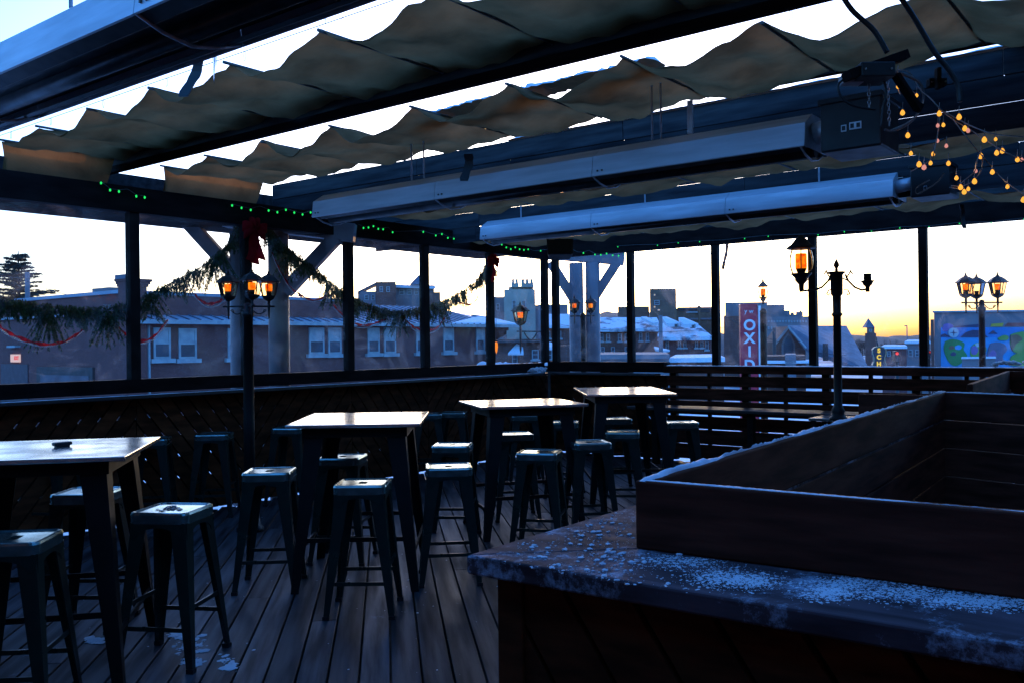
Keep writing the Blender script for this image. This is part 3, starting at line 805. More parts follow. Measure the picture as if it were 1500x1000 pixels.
mb = MB(); mb.beam(O1+df*.03+dl*.03, O1+df*.03+dl*.03+V((0, 0, ZC-.05)), .075, .075, up=tuple(df)); obj('corner_post', mb, M['wood'], CT, bevel=.003)
mb = MB()
for o, d in ((O1, df), (O1, dl)):
    T = onvec(o, d); s_ = inward(o, d, ctr); mb.hexa([T(.05, 0, s_*.025), T(3.2, 0, s_*.025), T(3.2, 0, s_*.06), T(.05, 0, s_*.06), T(.05, ZC-.06, s_*.025), T(3.2, ZC-.06, s_*.025), T(3.2, ZC-.06, s_*.06), T(.05, ZC-.06, s_*.06)])
obj('backing', mb, M['post'], CT)
PB = thing('box_planter', 'large open wooden box set on the bar counter, snow on its rims', 'planter box', (K1t.x, K1t.y, ZC))
def boardw(o, d, L, z0, z1, th, ref):
    s_ = inward(o, d, ref); T = onvec(V((o.x, o.y, 0)), d)
    return MB().hexa([T(0, z0, 0), T(L, z0, 0), T(L, z0, s_*th), T(0, z0, s_*th), T(0, z1, 0), T(L, z1, 0), T(L, z1, s_*th), T(0, z1, s_*th)])
ref = K1t+kf*1.2+kl*1.5
obj('front_board', boardw(K1t, kf, 3.3, ZC+.001, zt_, .042, ref), M['boxwood'], PB, bevel=.005)
obj('side_board', boardw(K1t+kl*.043, kl, Lk-.043, ZC+.001, zt_, .042, ref), M['boxwood'], PB, bevel=.005)
kb = (K4t-K2t).normalized()
for k in range(5):
    obj('back_board', boardw(K2t+kb*.043-kl*.043, kb, 3.2, zt_-.174-.18*k, zt_-.18*k, .04, ref), M['boxwood'], PB, bevel=.004)
for k in range(1, 5):
    obj('inner_board', boardw(K1t+kl*.06, kl, Lk-.1, zt_-.174-.18*k-.002, zt_-.18*k-.004, .035, ref), M['boxwood'], PB, bevel=.004)
fl = MB(); quadslab(fl, [K1t+kf*.05+kl*.05, K1t+kf*3.2+kl*.05, K2t+kf*3.2-kl*.05, K2t+kf*.05-kl*.05], .28, .30)
obj('bottom', fl, M['post'], PB)
def rim(o, d, L, label, w=.034, h=.012, n=160, **kw):
    c = V((o.x, o.y, zt_-.001)); s_ = inward(o, d, ref); nn = V((d.y, -d.x, 0))*s_*.02
    return snow('rim_snow', [tuple(c+nn), tuple(c+nn+d*L)], w, h, label, n, **kw)
rim(K1t+kf*.02, kf, 2.6, 'snow crust along the front rim of the planter box', h=.003, thin=.4, rough=.7, w=.022, n=420, gaps=1)
rim(K1t, kl, Lk, 'lumpy snow along the side rim of the planter box', h=.012, n=260, rough=1.3, thin=.08, w=.03, gaps=3)
rim(K2t+kb*.05-kl*.03, kb, 2.0, 'snow along the back rim of the planter box', h=.010, gaps=2)
# crumbs and patches of snow on the counter
sc = MB(); R = random
for k in range(900):
    px = R.triangular(700, 1010, 880); py = R.uniform(745, 858)
    if px > 928 and py < 806+(px-930)*.09: continue
    if py < 812-(px-683)*.298+4 or py > 816+(px-683)*.168: continue
    p = onZ(px, py, ZC); r = min(.009, .0009*R.paretovariate(1.3)); sc.rock((p[0], p[1], ZC+r*.15), r, .45)
obj('crumb_snow', sc, M['snow'], kind='stuff', label='crumbs and flakes of snow scattered on the corner of the bar counter', cat='snow')
def patch(name, label, region, n, rmax, Z, sq=.3, par=1.2, r0=.003):
    sc = MB()
    for k in range(n):
        c = R.choice(region); px = R.gauss(c[0], c[2]); py = R.gauss(c[1], c[3])
        if Z == ZC and px > 928 and py < 808+(px-930)*.088: continue
        p = onZ(px, py, Z); r = min(rmax, r0*R.paretovariate(par)); sc.rock((p[0], p[1], Z+r*.1), r, sq)
    return obj(name, sc, M['snow'], kind='stuff', label=label, cat='snow')
patch('counter_snow', 'bluish patches of frost and snow in front of the planter box', [(1000,820,34,6),(1050,845,26,8),(1100,850,20,6),(1240,853,36,5),(1320,866,40,6),(1400,876,36,6),(1460,882,30,6),(1215,868,20,6)], 8500, .0042, ZC, .2, 2.0, .001)
patch('floor_snow', 'melting snow patches on the deck boards at lower left', [(275,945,11,7),(262,930,8,3),(335,972,7,5),(285,968,9,3),(140,938,6,2)], 380, .03, 0, .10, 1.3, .004)
patch('deck_crumbs', 'small crumbs of snow sprinkled over the deck', [(560,860,90,70),(620,900,40,50),(240,900,90,60)], 60, .012, 0, .3, 1.6, .003)
# second box and slatted seating at right
BB = thing('box_planter', 'far wooden box at the right edge, behind the large planter', 'planter box', onZ(1440, 600, 0))
q0 = V(onZ(1416, 562, 1.235)); q1 = V(onZ(1474, 543, 1.235)); q1 = q0+(q1-q0)
dq = (q1-q0).normalized(); fq = V((dq.y, -dq.x, 0)); fq = fq if fq.dot(V((UR[0], UR[1], 0))) > 0 else -fq
rq = q0+dq+fq
obj('side_board', boardw(q0, dq, (q1-q0).length, 1.06, 1.235, .04, rq), M['boxwood'], BB, bevel=.004)
obj('side_board', boardw(q0, dq, (q1-q0).length, .87, 1.052, .04, rq), M['boxwood'], BB, bevel=.004)
obj('back_board', boardw(q1-dq*.04, fq, 3, 1.06, 1.236, .04, rq), M['boxwood'], BB, bevel=.004)
obj('front_board', boardw(q0-dq*.0, -fq, .75, .98, 1.15, .04, q0-dq-fq), M['boxwood'], BB, bevel=.004)
obj('front_board', boardw(q0-dq*.0, -fq, .75, .0, .972, .04, q0-dq-fq), M['wood'], BB, bevel=.004)
# low drink ledge in front of the slatted railing
LT = thing('ledge_table', 'long low grey table running along the slatted railing', 'table', onZ(1080, 640, 0), None)
a = onX(925, 592, 10.15)
ya_, yb_ = onX(925, 592, 10.2)[1], onX(1300, 608, 10.2)[1]
obj('tabletop', MB().box(10.08, 10.56, yb_-1.0, ya_, .71, .745), M['beadboard'], LT, bevel=.004)
for y in (ya_-.3, (ya_+yb_)/2, yb_):
    obj('leg', MB().box(10.26, 10.34, y-.04, y+.04, 0, .709), M['post'], LT, bevel=.004)
ST = thing('side_table', 'small low table carrying the two-armed lamp post', 'table', onZ(1235, 610, 0))
sc_ = onZ(1236, 611, .745)
obj('tabletop', MB().box(sc_[0]-.22, sc_[0]+.22, sc_[1]-.3, sc_[1]+.3, .715, .745), M['tabletop'], ST, bevel=.004)
for sx in (-1, 1):
    for sy in (-1, 1): obj('leg', MB().box(sc_[0]+sx*.18-.025, sc_[0]+sx*.18+.025, sc_[1]+sy*.26-.025, sc_[1]+sy*.26+.025, 0, .714), M['post'], ST)
# ------------------------------------------------------------------ lanterns and lamp posts
def hexlantern(parent, c, s=1., rot=0, lit=True, finial=True, flame_h=1.0):
    x, y, z = c; r = .092*s; n = 6; q = .86
    Z = lambda p: [(a, b*q) for a, b in p]
    b = MB(); b.lathe(Z([(.001,-.205*s),(.012*s,-.2*s),(.012*s,-.16*s),(.03*s,-.15*s),(.05*s,-.135*s),(.062*s,-.115*s),(.064*s,-.105*s),(.001,-.104*s)]), c, 6, False, rot)
    # cage bars
    for k in range(n):
        t = rot+2*pi*k/n
        b.beam((x+.06*s*cos(t), y+.06*s*sin(t), z-.105*s*q), (x+.085*s*cos(t), y+.085*s*sin(t), z+.03*s*q), .007*s, .007*s)
    # roof
    b.lathe(Z([(.001,.028*s),(.105*s,.026*s),(.107*s,.034*s),(.092*s,.046*s),(.066*s,.075*s),(.04*s,.095*s),(.018*s,.105*s),(.02*s,.112*s),(.008*s,.12*s),(.013*s,.132*s),(.004*s,.142*s),(.005*s,.15*s),(.001,.162*s)]), c, 6, False, rot)
    L = obj('lantern', b, M['iron'], parent)
    g = MB(); g.lathe(Z([(.059*s,-.104*s),(.083*s,.027*s)]), c, 6, False, rot); g.f = g.f[:-2]; g.sm = g.sm[:-2]
    obj('glass', g, M['lglass'], L)
    if lit:
        f = MB(); f.lathe(Z([(.026*s,-.06*s),(.03*s,-.055*s),(.031*s,0),(.029*s,.012*s)]), c, 12); obj('flame', f, M['flame'], L)
    f = MB(); f.lathe(Z([(.02*s,-.104*s),(.024*s,-.0605*s)]), c, 10); obj('candle_base', f, M['black'], L)
    return L
def scroll(c, d, s, flip=1):      # s-curved bracket in the vertical plane of direction d
    pts = []
    for k in range(25):
        t = k/24
        u = .02+.15*t; w = -.055*sin(t*pi*1.0)+.0
        if t > .8: u = .142+.014*cos((t-.8)*5*pi*1.3); w = -.033+.016*sin((t-.8)*5*pi*1.3)
        pts.append((c[0]+d[0]*u*s, c[1]+d[1]*u*s, c[2]+w*s*flip))
    return pts
def triple_post(label, base, ztop, s, angs, lits, zb=None, r=.045):
    t = thing('lamp_post', label, 'lamp post', base)
    x, y, z0 = base; zt = ztop
    b = MB()
    b.lathe([(r*2.4,0),(r*2.4,.03),(r*1.9,.05),(r*1.7,.16),(r*1.1,.2),(r,.24)], base, 14)
    b.lathe([(r,.24),(r*.95,(zt-z0)*.5),(r*.85,zt-z0-.09*s),(r*1.1,zt-z0-.085*s),(r*1.1,zt-z0-.05*s),(r*.7,zt-z0-.04*s),(r*.7,zt-z0+.02*s),(r*.2,zt-z0+.03*s)], base, 14)
    obj('pole', b, M['iron'], t)
    for a, lt in zip(angs, lits):
        d = (UR[0]*cos(a)+UF[0]*sin(a), UR[1]*cos(a)+UF[1]*sin(a))
        R_ = .175*s; e = (x+d[0]*R_, y+d[1]*R_, zt)
        m_ = MB(); m_.tube([(x, y, zt), (e[0]+d[0]*.03*s, e[1]+d[1]*.03*s, zt)], .008*s, 6)
        m_.tube(scroll((x, y, zt-.01*s), d, s), .005*s, 6)
        m_.lathe([(.001,-.11*s),(.006*s,-.1*s),(.008*s,-.05*s),(.012*s,-.01*s),(.012*s,.04*s)], e, 8)
        m_.lathe([(.013*s,-.008*s),(.017*s,0),(.013*s,.008*s)], (e[0]+d[0]*.035*s, e[1]+d[1]*.035*s, zt), 8)
        obj('arm', m_, M['iron'], t)
        hexlantern(t, (e[0], e[1], zt+.182*s), s, rot=math.atan2(d[1], d[0])+.3, lit=lt)
    return t
def cz(px, py, D): return onD(px, py, D)
c = cz(363, 449, 7.7)
triple_post('black lamp post with three glowing lanterns standing by the left window wall', (c[0], c[1], 0), c[2], 1.0, [radians(180-8), radians(-62), radians(22)], [1,1,1], r=.048)
c = cz(1438, 443.5, 10.45)
triple_post('black lamp post with three lanterns outside the right windows, in front of the mural', (c[0], c[1], -.2), c[2], 1.12, [radians(187), radians(78), radians(5)], [1,0,1], r=.04)
# pair of lanterns by the corner columns
c = cz(854, 463, 13.3)
t = thing('lamp_post', 'black lamp post with two glowing lanterns before the pale columns at the corner', 'lamp post', (c[0], c[1], -.2))
b = MB(); b.lathe([(.1,0),(.08,.1),(.045,.2),(.04,c[2]+.2-.05),(.05,c[2]+.2),(.02,c[2]+.25)], (c[0], c[1], -.2), 12)
b.tube([(c[0]-UR[0]*.19, c[1]-UR[1]*.19, c[2]), (c[0]+UR[0]*.17, c[1]+UR[1]*.17, c[2])], .01, 6); obj('pole', b, M['iron'], t)
for px in (841.5, 865.5):
    q = cz(px, 463, 13.3); m_ = MB(); m_.lathe([(.001,-.13),(.008,-.1),(.012,0),(.014,.06)], q, 8); obj('arm', m_, M['iron'], t)
    hexlantern(t, (q[0], q[1], q[2]+.17), .98, rot=.4)
# wall lantern; glowing flame inside stands in for an orange reflection
c = cz(762, 459, 13.0); q = onX(797, 471, WX+.1)
t = thing('wall_lantern', 'black lantern with a stand-in orange glow on a curled bracket hanging before the beige building', 'wall lantern', q)
L = hexlantern(t, (c[0], c[1], c[2]), 1.3, rot=.2, lit=True)
m_ = MB(); zb = c[2]-.27; d = V((q[0]-c[0], q[1]-c[1], 0)); n_ = d.normalized()
m_.tube([(c[0]-n_.x*.08, c[1]-n_.y*.08, zb+.01), (q[0], q[1], zb+.01)], .01, 6)
m_.tube([(c[0]+n_.x*(.1+.32*k/12), c[1]+n_.y*(.1+.32*k/12), zb-.01-.1*sin(pi*k/12)) for k in range(13)], .009, 6)
m_.lathe([(.002,-.36),(.014,-.3),(.018,-.05),(.02,.0)], (c[0], c[1], c[2]-.22), 8)
m_.box(q[0]-.03, q[0]+.02, q[1]-.04, q[1]+.04, zb-.15, zb+.1)
obj('bracket', m_, M['iron'], t)
# oval cage lanterns
def ovallantern(parent, c, s=1., lit=True):
    b = MB()
    b.lathe([(.001,-.24*s),(.02*s,-.235*s),(.022*s,-.19*s),(.03*s,-.18*s),(.052*s,-.155*s),(.05*s,-.14*s),(.072*s,-.115*s),(.083*s,-.105*s),(.083*s,-.098*s),(.001,-.096*s)], c, 20)
    b.lathe([(.001,.10*s),(.115*s,.10*s),(.12*s,.106*s),(.105*s,.12*s),(.08*s,.135*s),(.06*s,.16*s),(.045*s,.18*s),(.028*s,.192*s),(.022*s,.205*s),(.012*s,.212*s),(.001,.214*s)], c, 20)
    for k in range(6):
        t = 2*pi*k/6+.35; pts = []
        for j in range(9):
            f = j/8; r = (.079+.021*sin(pi*f))*s
            pts.append((c[0]+r*cos(t), c[1]+r*sin(t), c[2]+(-.1+.2*f)*s))
        b.tube(pts, .0045*s, 6)
    L = obj('lantern', b, M['iron'], parent)
    g = MB(); g.lathe([((.074+.021*sin(pi*f/8))*s, (-.095+.195*f/8)*s) for f in range(9)], c, 20); g.f = g.f[:-2]; g.sm = g.sm[:-2]
    obj('glass', g, M['lglass'], L)
    if lit: f = MB(); f.lathe([(.043*s,-.06*s),(.046*s,-.055*s),(.046*s,.05*s),(.042*s,.062*s)], c, 18); obj('flame', f, M['flame'], L)
    f = MB(); f.lathe([(.03*s,-.096*s),(.045*s,-.0605*s)], c, 14); obj('candle_base', f, M['black'], L)
    return L
D0 = 9.34
c = cz(1228, 614, D0); ct = cz(1228, 400, D0)
t = thing('lamp_post', 'two-armed black lamp post with one glowing oval lantern and one bare socket', 'lamp post', (c[0], c[1], .746))
b = MB(); hgt = ct[2]-.746; r = .042
b.lathe([(.09,0),(.09,.02),(.07,.035),(.062,.07),(.07,.09),(.05,.13),(r,.16),(r*.95,hgt-.45),(r*1.25,hgt-.44),(r*1.25,hgt-.42),(r*1.0,hgt-.41),(r*1.05,hgt-.24),(r*1.45,hgt-.22),(r*1.5,hgt-.02),(r*2.1,hgt),(r*2.1,hgt+.012),(r*.4,hgt+.014),(r*.35,hgt+.05),(r*.75,hgt+.075),(r*.6,hgt+.1),(r*.25,hgt+.13),(.001,hgt+.15)], (c[0], c[1], .746), 18)
obj('pole', b, M['iron'], t)
def P2_(px, py): return onD(px, py, D0)
for side, ex in ((-1, 1174), (1, 1271)):
    m_ = MB(); x0 = 1228+side*6
    C = [(x0, 417), (x0+side*5, 412), (x0+side*13, 402), (x0+side*15, 400)]
    # photo-scale curve of the arm: from the collar down and out to the cup
    arm = [(x0+side*4, 402), (x0+side*9, 412), (x0+side*18, 421), (x0+side*28, 425), (ex-side*2, 426 if side < 0 else 424), (ex, 424)]
    m_.tube([P2_(*q) for q in arm], .011, 8)
    sc1 = [(x0+side*5, 408), (x0+side*9, 403), (x0+side*12, 397), (x0+side*11, 396), (x0+side*15, 402)]
    m_.tube([P2_(*q) for q in sc1], .008, 6)
    sc2 = [(x0+side*2, 425), (x0+side*8, 425), (x0+side*11, 431), (x0+side*8, 433), (x0+side*7, 430)]
    m_.tube([P2_(*q) for q in sc2], .008, 6)
    m_.tube([P2_(x0+side*9, 412), P2_(x0+side*1, 408)], .008, 6)
    e = P2_(ex, 428); m_.lathe([(.022,0),(.022,.05),(.026,.055)], e, 10)
    obj('arm', m_, M['iron'], t)
    if side < 0: ovallantern(t, (e[0], e[1], P2_(1173, 383)[2]), 1.27)
    else:
        k_ = MB(); k_.lathe([(.024,.055),(.045,.075),(.055,.1),(.07,.112),(.072,.118),(.04,.12),(.038,.19),(.001,.191)], e, 14)
        obj('socket', k_, M['iron'], t)
c = cz(1118, 452, 12.6); t = thing('lamp_post', 'slim black post with a single small oval lantern beside the red sign', 'lamp post', (c[0], c[1], -.2))
b = MB(); b.lathe([(.1,0),(.05,.3),(.046,c[2]+.2-.06),(.05,c[2]+.2-.04),(.03,c[2]+.2)], (c[0], c[1], -.2), 12); obj('pole', b, M['iron'], t)
L = ovallantern(t, (c[0], c[1], cz(1118, 428, 12.6)[2]), .72)
f = MB(); f.lathe([(.012,.15),(.018,.165),(.006,.18),(.008,.195),(.001,.225)], (c[0], c[1], cz(1118, 428, 12.6)[2]), 8); obj('finial', f, M['iron'], L)
c = cz(727, 508, 13.2); t = thing('amber_lamp', 'tiny amber teardrop light low beside the window post below the red bow', 'lamp', c)
b = MB(); b.lathe([(.001,-.1),(.014,-.06),(.024,0),(.021,.05),(.01,.075)], c, 10); obj('bulb', b, M['amber'], t)
b = MB(); b.lathe([(.03,.0755),(.035,.085),(.012,.11)], c, 10); b.tube([(c[0], c[1], c[2]+.1), (c[0], c[1], c[2]+.9)], .004, 5); obj('cap', b, M['iron'], t)
# ------------------------------------------------------------------ outer columns with braces
def frameC(label, D, cols, beam, braces, w, cw_=None):
    c0 = onD(cols[0], 500, D)
    t = thing('braced_column', label, 'column', (c0[0], c0[1], -.2))
    for px in cols:
        q = onD(px, 500, D); b = MB(); b.lathe([(w/2, 0), (w/2*.98, 1.5), (w/2*.96, 3.05)], (q[0], q[1], -.2), 20); obj('column', b, M['white'], t)
    a, b_ = onD(beam[0], beam[1], D), onD(beam[2], beam[3], D)
    obj('cross_beam', MB().beam(a, b_, .16, .2), M['white'], t, bevel=.006)
    for x0, y0, x1, y1 in braces:
        a, b_ = onD(x0, y0, D), onD(x1, y1, D); obj('brace', MB().beam(a, b_, w*.7, w*.62), M['white'], t, bevel=.006)
    return t
frameC('pair of pale round columns with braces behind the three-lantern lamp post', 10.15, (353, 409), (262, 312, 520, 342), ((272,322,345,402),(492,349,418,428)), .235)
frameC('pair of pale columns with slanted braces outside the far corner of the windows', 14.6, (845, 869), (800, 371, 914, 380), ((806,384,841,440),(903,386,872,434)), .24)
# ------------------------------------------------------------------ garlands, ribbons, bows
def catm(P, n=10):
    out = []
    for i in range(len(P)-1):
        p0, p1, p2, p3 = P[max(i-1, 0)], P[i], P[i+1], P[min(i+2, len(P)-1)]
        for k in range(n):
            t = k/n
            out.append(tuple(.5*((2*b)+(-a+c)*t+(2*a-5*b+4*c-d)*t*t+(-a+3*b-3*c+d)*t**3) for a, b, c, d in zip(p0, p1, p2, p3)))
    out.append(tuple(P[-1])); return out
YG = WY+.13
def garland(label, px, dens, droop):
    P = catm([onY(a, b, YG) for a, b in px], 12)
    t = thing('garland', label, 'garland', P[len(P)//2], 'evergreen garlands hung across the windows')
    obj('rope', MB().tube(P, .006, 5), M['wire'], t)
    mb = MB(); L = sum((V(b)-V(a)).length for a, b in zip(P, P[1:]))
    n = int(L*dens)
    for i in range(n):
        cl = random.random()*L/.13; cl = floor(cl)+.5+random.gauss(0, .2); f = min(len(P)-1.001, max(0, cl*.13/L*(len(P)-1))); k = int(f); base = V(P[k]).lerp(V(P[k+1]), f-k)
        sw = .65+.45*sin(floor(cl)*2.4)+.25*sin(floor(cl)*5.3+1)
        ln = random.uniform(.09, .26)*droop*max(.35, sw); a = random.uniform(0, 2*pi)
        d = V((cos(a)*.5+random.uniform(-.2, .3), sin(a)*.35, -1)).normalized()
        p = base+V((random.gauss(0, .02), random.gauss(0, .03), random.uniform(-.02, .03)))
        q = p+d*ln
        mb.add([p, p+V((.004,0,0)), q+V((.003,0,0)), q], [(0,1,2,3)])
        m_ = int(ln/.0085)
        for j in range(m_):
            c = p.lerp(q, (j+.5)/m_); b = random.uniform(0, 2*pi); nl = random.uniform(.03, .06)*(1-.35*j/m_)
            e = c+V((cos(b)*nl*.7, sin(b)*nl*.7, -nl*random.uniform(.4, 1.0))); s_ = V((-sin(b), cos(b), .2))*.0065
            mb.add([c-s_, c+s_, e], [(0,1,2)])
    obj('foliage', mb, M['needle'], t, recalc=False)
    return t
g1 = garland('long evergreen garland sagging across the left windows up to the lamp post', [(-60,425),(-10,433),(30,443),(75,449),(120,453),(155,452),(200,440),(250,415),(300,388),(335,357),(352,330)], 330, 1.25)
g2 = garland('evergreen garland from the red bow down and back up to the small bow at right', [(386,325),(405,352),(425,368),(462,398),(505,430),(545,449),(585,457),(625,449),(660,437),(700,410),(718,382)], 330, 1.05)
def swag(parent, px, name, mat, r, flat=False):
    P = catm([onY(a, b, YG-.03) for a, b in px], 10)
    if flat:
        vs = []; fs = []
        for i, p in enumerate(P):
            h = r*(1+.5*sin(i*.9))*(1 if 0 < i < len(P)-1 else .2)
            vs += [(p[0], p[1]+.01*sin(i*1.7), p[2]+h), (p[0], p[1]-.01*sin(i), p[2]-h)]
        for i in range(len(P)-1): fs.append((2*i, 2*i+1, 2*i+3, 2*i+2))
        obj(name, MB().add(vs, fs, True), mat, parent, recalc=False)
    else:
        mb = MB(); acc = 0; step = r*2.4
        for a, b in zip(P, P[1:]):
            L = (V(b)-V(a)).length
            k = 0
            while acc < L:
                c = V(a).lerp(V(b), acc/L); mb.lathe([(.001,-r),(r*.8,-r*.6),(r,0),(r*.8,r*.6),(.001,r)], c, 5); acc += step
            acc -= L
        obj(name, mb, mat, parent)
RS = [(g1, [(-20,452),(0,478),(25,493),(62,504),(95,500),(122,483)]), (g1, [(172,478),(185,490),(203,499),(225,493),(246,468)]), (g1, [(285,432),(300,444),(318,443),(340,428)]),
      (g2, [(398,370),(408,392),(425,420),(440,432),(460,440),(490,430)]), (g2, [(488,447),(505,464),(520,474),(540,476),(565,468)]), (g2, [(590,464),(605,478),(622,484),(640,480),(652,465)]), (g2, [(670,442),(690,446),(705,428)])]
for g, q in RS:
    swag(g, q, 'ribbon', M['redrib'], .012, True)
    swag(g, [(a+1, b+3+2*sin(i)) for i, (a, b) in enumerate(q)], 'bead_string', M['bead'], .007)
for g, px, py in ((g1,157,455),(g1,228,447),(g1,280,425),(g2,432,405),(g2,480,436),(g2,570,470),(g2,650,452)):
    c = onY(px, py, YG-.05); mb = MB()
    for k in range(6):
        a = k*pi/3; mb.beam(c, (c[0]+.06*cos(a), c[1], c[2]+.06*sin(a)), .008, .008)
        for s_ in (-1, 1):
            mb.beam((c[0]+.035*cos(a), c[1], c[2]+.035*sin(a)), (c[0]+.035*cos(a)+.022*cos(a+s_*.9), c[1], c[2]+.035*sin(a)+.022*sin(a+s_*.9)), .006, .006)
    obj('snowflake_ornament', mb, M['bead'], g)
def bow(label, px, py, s, Y, mat, tails):
    c = V(onY(px, py, Y)); t = thing('ribbon_bow', label, 'bow', tuple(c))
    def strip(pts, w, name):
        vs = []; fs = []
        for i, (a, b, e, ww) in enumerate(pts):
            vs += [(c.x+a*s, c.y+e*s-.0*s, c.z+b*s+ww*w*s), (c.x+a*s, c.y+e*s+.015*s, c.z+b*s-ww*w*s)]
        for i in range(len(pts)-1): fs.append((2*i, 2*i+1, 2*i+3, 2*i+2))
        o = obj(name, MB().add(vs, fs, True), mat, t, recalc=False)
        md = o.modifiers.new('thick', 'SOLIDIFY'); md.thickness = .004
    for a0, L in ((20, 1.0), (-25, .9), (160, .95), (205, .9), (70, .8), (110, .8)):
        a = radians(a0); pts = []
        for k in range(13):
            f = k/12; r = L*sin(pi*f); o = (f-.5)*.5
            pts.append((r*cos(a)-o*sin(a)*r, r*sin(a)*.8+o*cos(a)*r, -.25*sin(pi*f)*cos(pi*f)*2-.1, .35+.5*sin(pi*f)))
        strip(pts, .35, 'loop')
    for tx, tl, tw in tails:
        pts = []
        for k in range(9):
            f = k/8; pts.append((tx*f+.05*sin(f*7+tx*9), -tl*f, -.08-.12*sin(f*5+tx*5), 0))
        vs = []; fs = []
        for i, (a, b, e, _) in enumerate(pts):
            w = tw*(.5+.5*i/8)
            vs += [(c.x+(a-w)*s, c.y+e*s, c.z+b*s), (c.x+(a+w)*s, c.y+(e+.05)*s, c.z+(b-(.12 if i == 8 else 0))*s)]
        for i in range(8): fs.append((2*i, 2*i+1, 2*i+3, 2*i+2))
        obj('tail', MB().add(vs, fs, True), mat, t, recalc=False)
    k_ = MB(); k_.lathe([(.02*s,-.15*s),(.14*s,-.1*s),(.17*s,0),(.14*s,.1*s),(.02*s,.15*s)], (c.x, c.y-.12*s, c.z), 10); obj('knot', k_, mat, t)
bow('big dark red ribbon bow at the top of the windows above the lamp post', 372, 338, .15, WY-.10, M['redrib'], [(-.45,2.0,.35),(.05,2.2,.4),(.55,1.9,.35)])
bow('small reddish bow on the window post at the right end of the garland', 722, 384, .12, WY-.12, M['redrib'], [(-.1,2.2,.25),(.3,1.5,.3)])
# ------------------------------------------------------------------ green LED strings
def ledstring(label, segs, n, sag=.03, rr=.009):
    t = thing('light_string', label, 'string lights', segs[0][0])
    w = MB(); pts = []
    for a, b in segs:
        a, b = V(a), V(b)
        for k in range(n+1):
            f = k/n; p = a.lerp(b, f)+V((0, 0, -sag*abs(sin(f*n*pi/3))+random.uniform(-.012, .012))); pts.append(tuple(p))
    w.tube(pts, .0028, 4); obj('cable', w, M['wire'], t)
    for p in pts:
        if random.random() < .12: continue
        b = MB(); b.lathe([(.001,-rr*1.6),(rr,-rr*.8),(rr,.3*rr),(rr*.4,rr)], (p[0], p[1]+.0, p[2]-.012), 6); obj('bulb', b, M['green'], t)
    return t
YL = WY-.12
ledstring('green lights along the wall top between the first two canvas shades', [(onY(148,268,YL), onY(212,284,YL))], 5, rr=.0095)
ledstring('green lights above the lamp post at the left end of the middle heater', [(onY(340,298,YL), onY(455,310,YL))], 9, rr=.0095)
ledstring('green lights along the header right of the middle heater end', [(onY(525,328,YL), onY(582,335,YL)), (onY(620,338,YL), onY(690,348,YL))], 8, rr=.009)
ledstring('green lights near the corner behind the hanging speaker', [(onY(735,358,YL), onY(792,366,YL)), (onX(838,366,WX-.1), onX(915,372,WX-.1))], 9, rr=.0095)
ledstring('sparse green lights along the top of the right windows', [(onX(905,361,WX-.09), onX(1500,321,WX-.09))], 16, .0, rr=.006)
# ------------------------------------------------------------------ warm fairy lights at upper right
BL = [(563,220),(566,280),(678,335),(592,441),(624,579),(643,689),(693,756),(723,774),(763,748),(778,693),(805,612),(859,643),(807,519),(841,515),(816,446),(937,467),(972,537),(992,550),(1091,606),(1160,602),(1166,686),(1201,674),(1069,706),(1293,727),(1320,727),(1038,796),(1140,803),(1031,860),(872,750),(921,839),(946,896),(968,924),(993,906),(1232,892),(1330,972)]
pink = {7, 10, 11, 12, 17, 24, 25}
DF = 5.2
FL = thing('fairy_lights', 'tangle of warm orange fairy lights hanging at the upper right', 'string lights', onD(1315, 105, DF))
def fp(x, y, dz=0): return onD(1180+x/4.1656, 60+y/4.1656, DF+dz)
STR = [[(560,175),(640,200),(700,300),(760,350),(830,425),(900,480),(1000,540),(1090,600),(1200,670),(1300,720),(1420,790)],
       [(830,425),(930,480),(1010,520),(1130,565),(1240,580),(1400,590)],
       [(820,470),(808,560),(790,650),(770,720),(700,765),(640,800)],
       [(900,480),(960,560),(1040,660),(1110,740),(1180,820),(1260,890),(1340,940)],
       [(1060,690),(1045,740),(1030,800),(960,860),(930,900),(880,895)],
       [(1080,700),(1075,780),(1030,850),(960,885),(890,885)],
       [(560,180),(562,220),(566,300),(580,330)],
       [(700,290),(720,350),(700,430),(620,500),(520,545)],
       [(600,270),(680,330),(640,300)]]
for k, s_ in enumerate(STR):
    P = catm([fp(x, y, .12*sin(i*1.3+k)) for i, (x, y) in enumerate(s_)], 8); obj('cable', MB().tube(P, .0035, 5), M['fwire'], FL)
for i, (x, y) in enumerate(BL):
    p = fp(x, y, .1*sin(i*2.1)); b = MB(); r = .0125*random.uniform(.75, 1.2)
    b.lathe([(.001,-r*1.1),(r*.7,-r*.8),(r,-.1*r),(r*.75,r*.7),(r*.3,r*1.3)], p, 10)
    o = obj('bulb', b, M['pinkbulb'] if i in pink else M['bulb'], FL)
    c_ = MB(); c_.lathe([(r*.3, r*1.3), (r*.35, r*2.2)], p, 6); c_.tube([(p[0], p[1], p[2]+r*2.2), (p[0]+.01, p[1], p[2]+r*2.2+.035)], .002, 4); obj('bulb_cap', c_, M['fwire'], o)
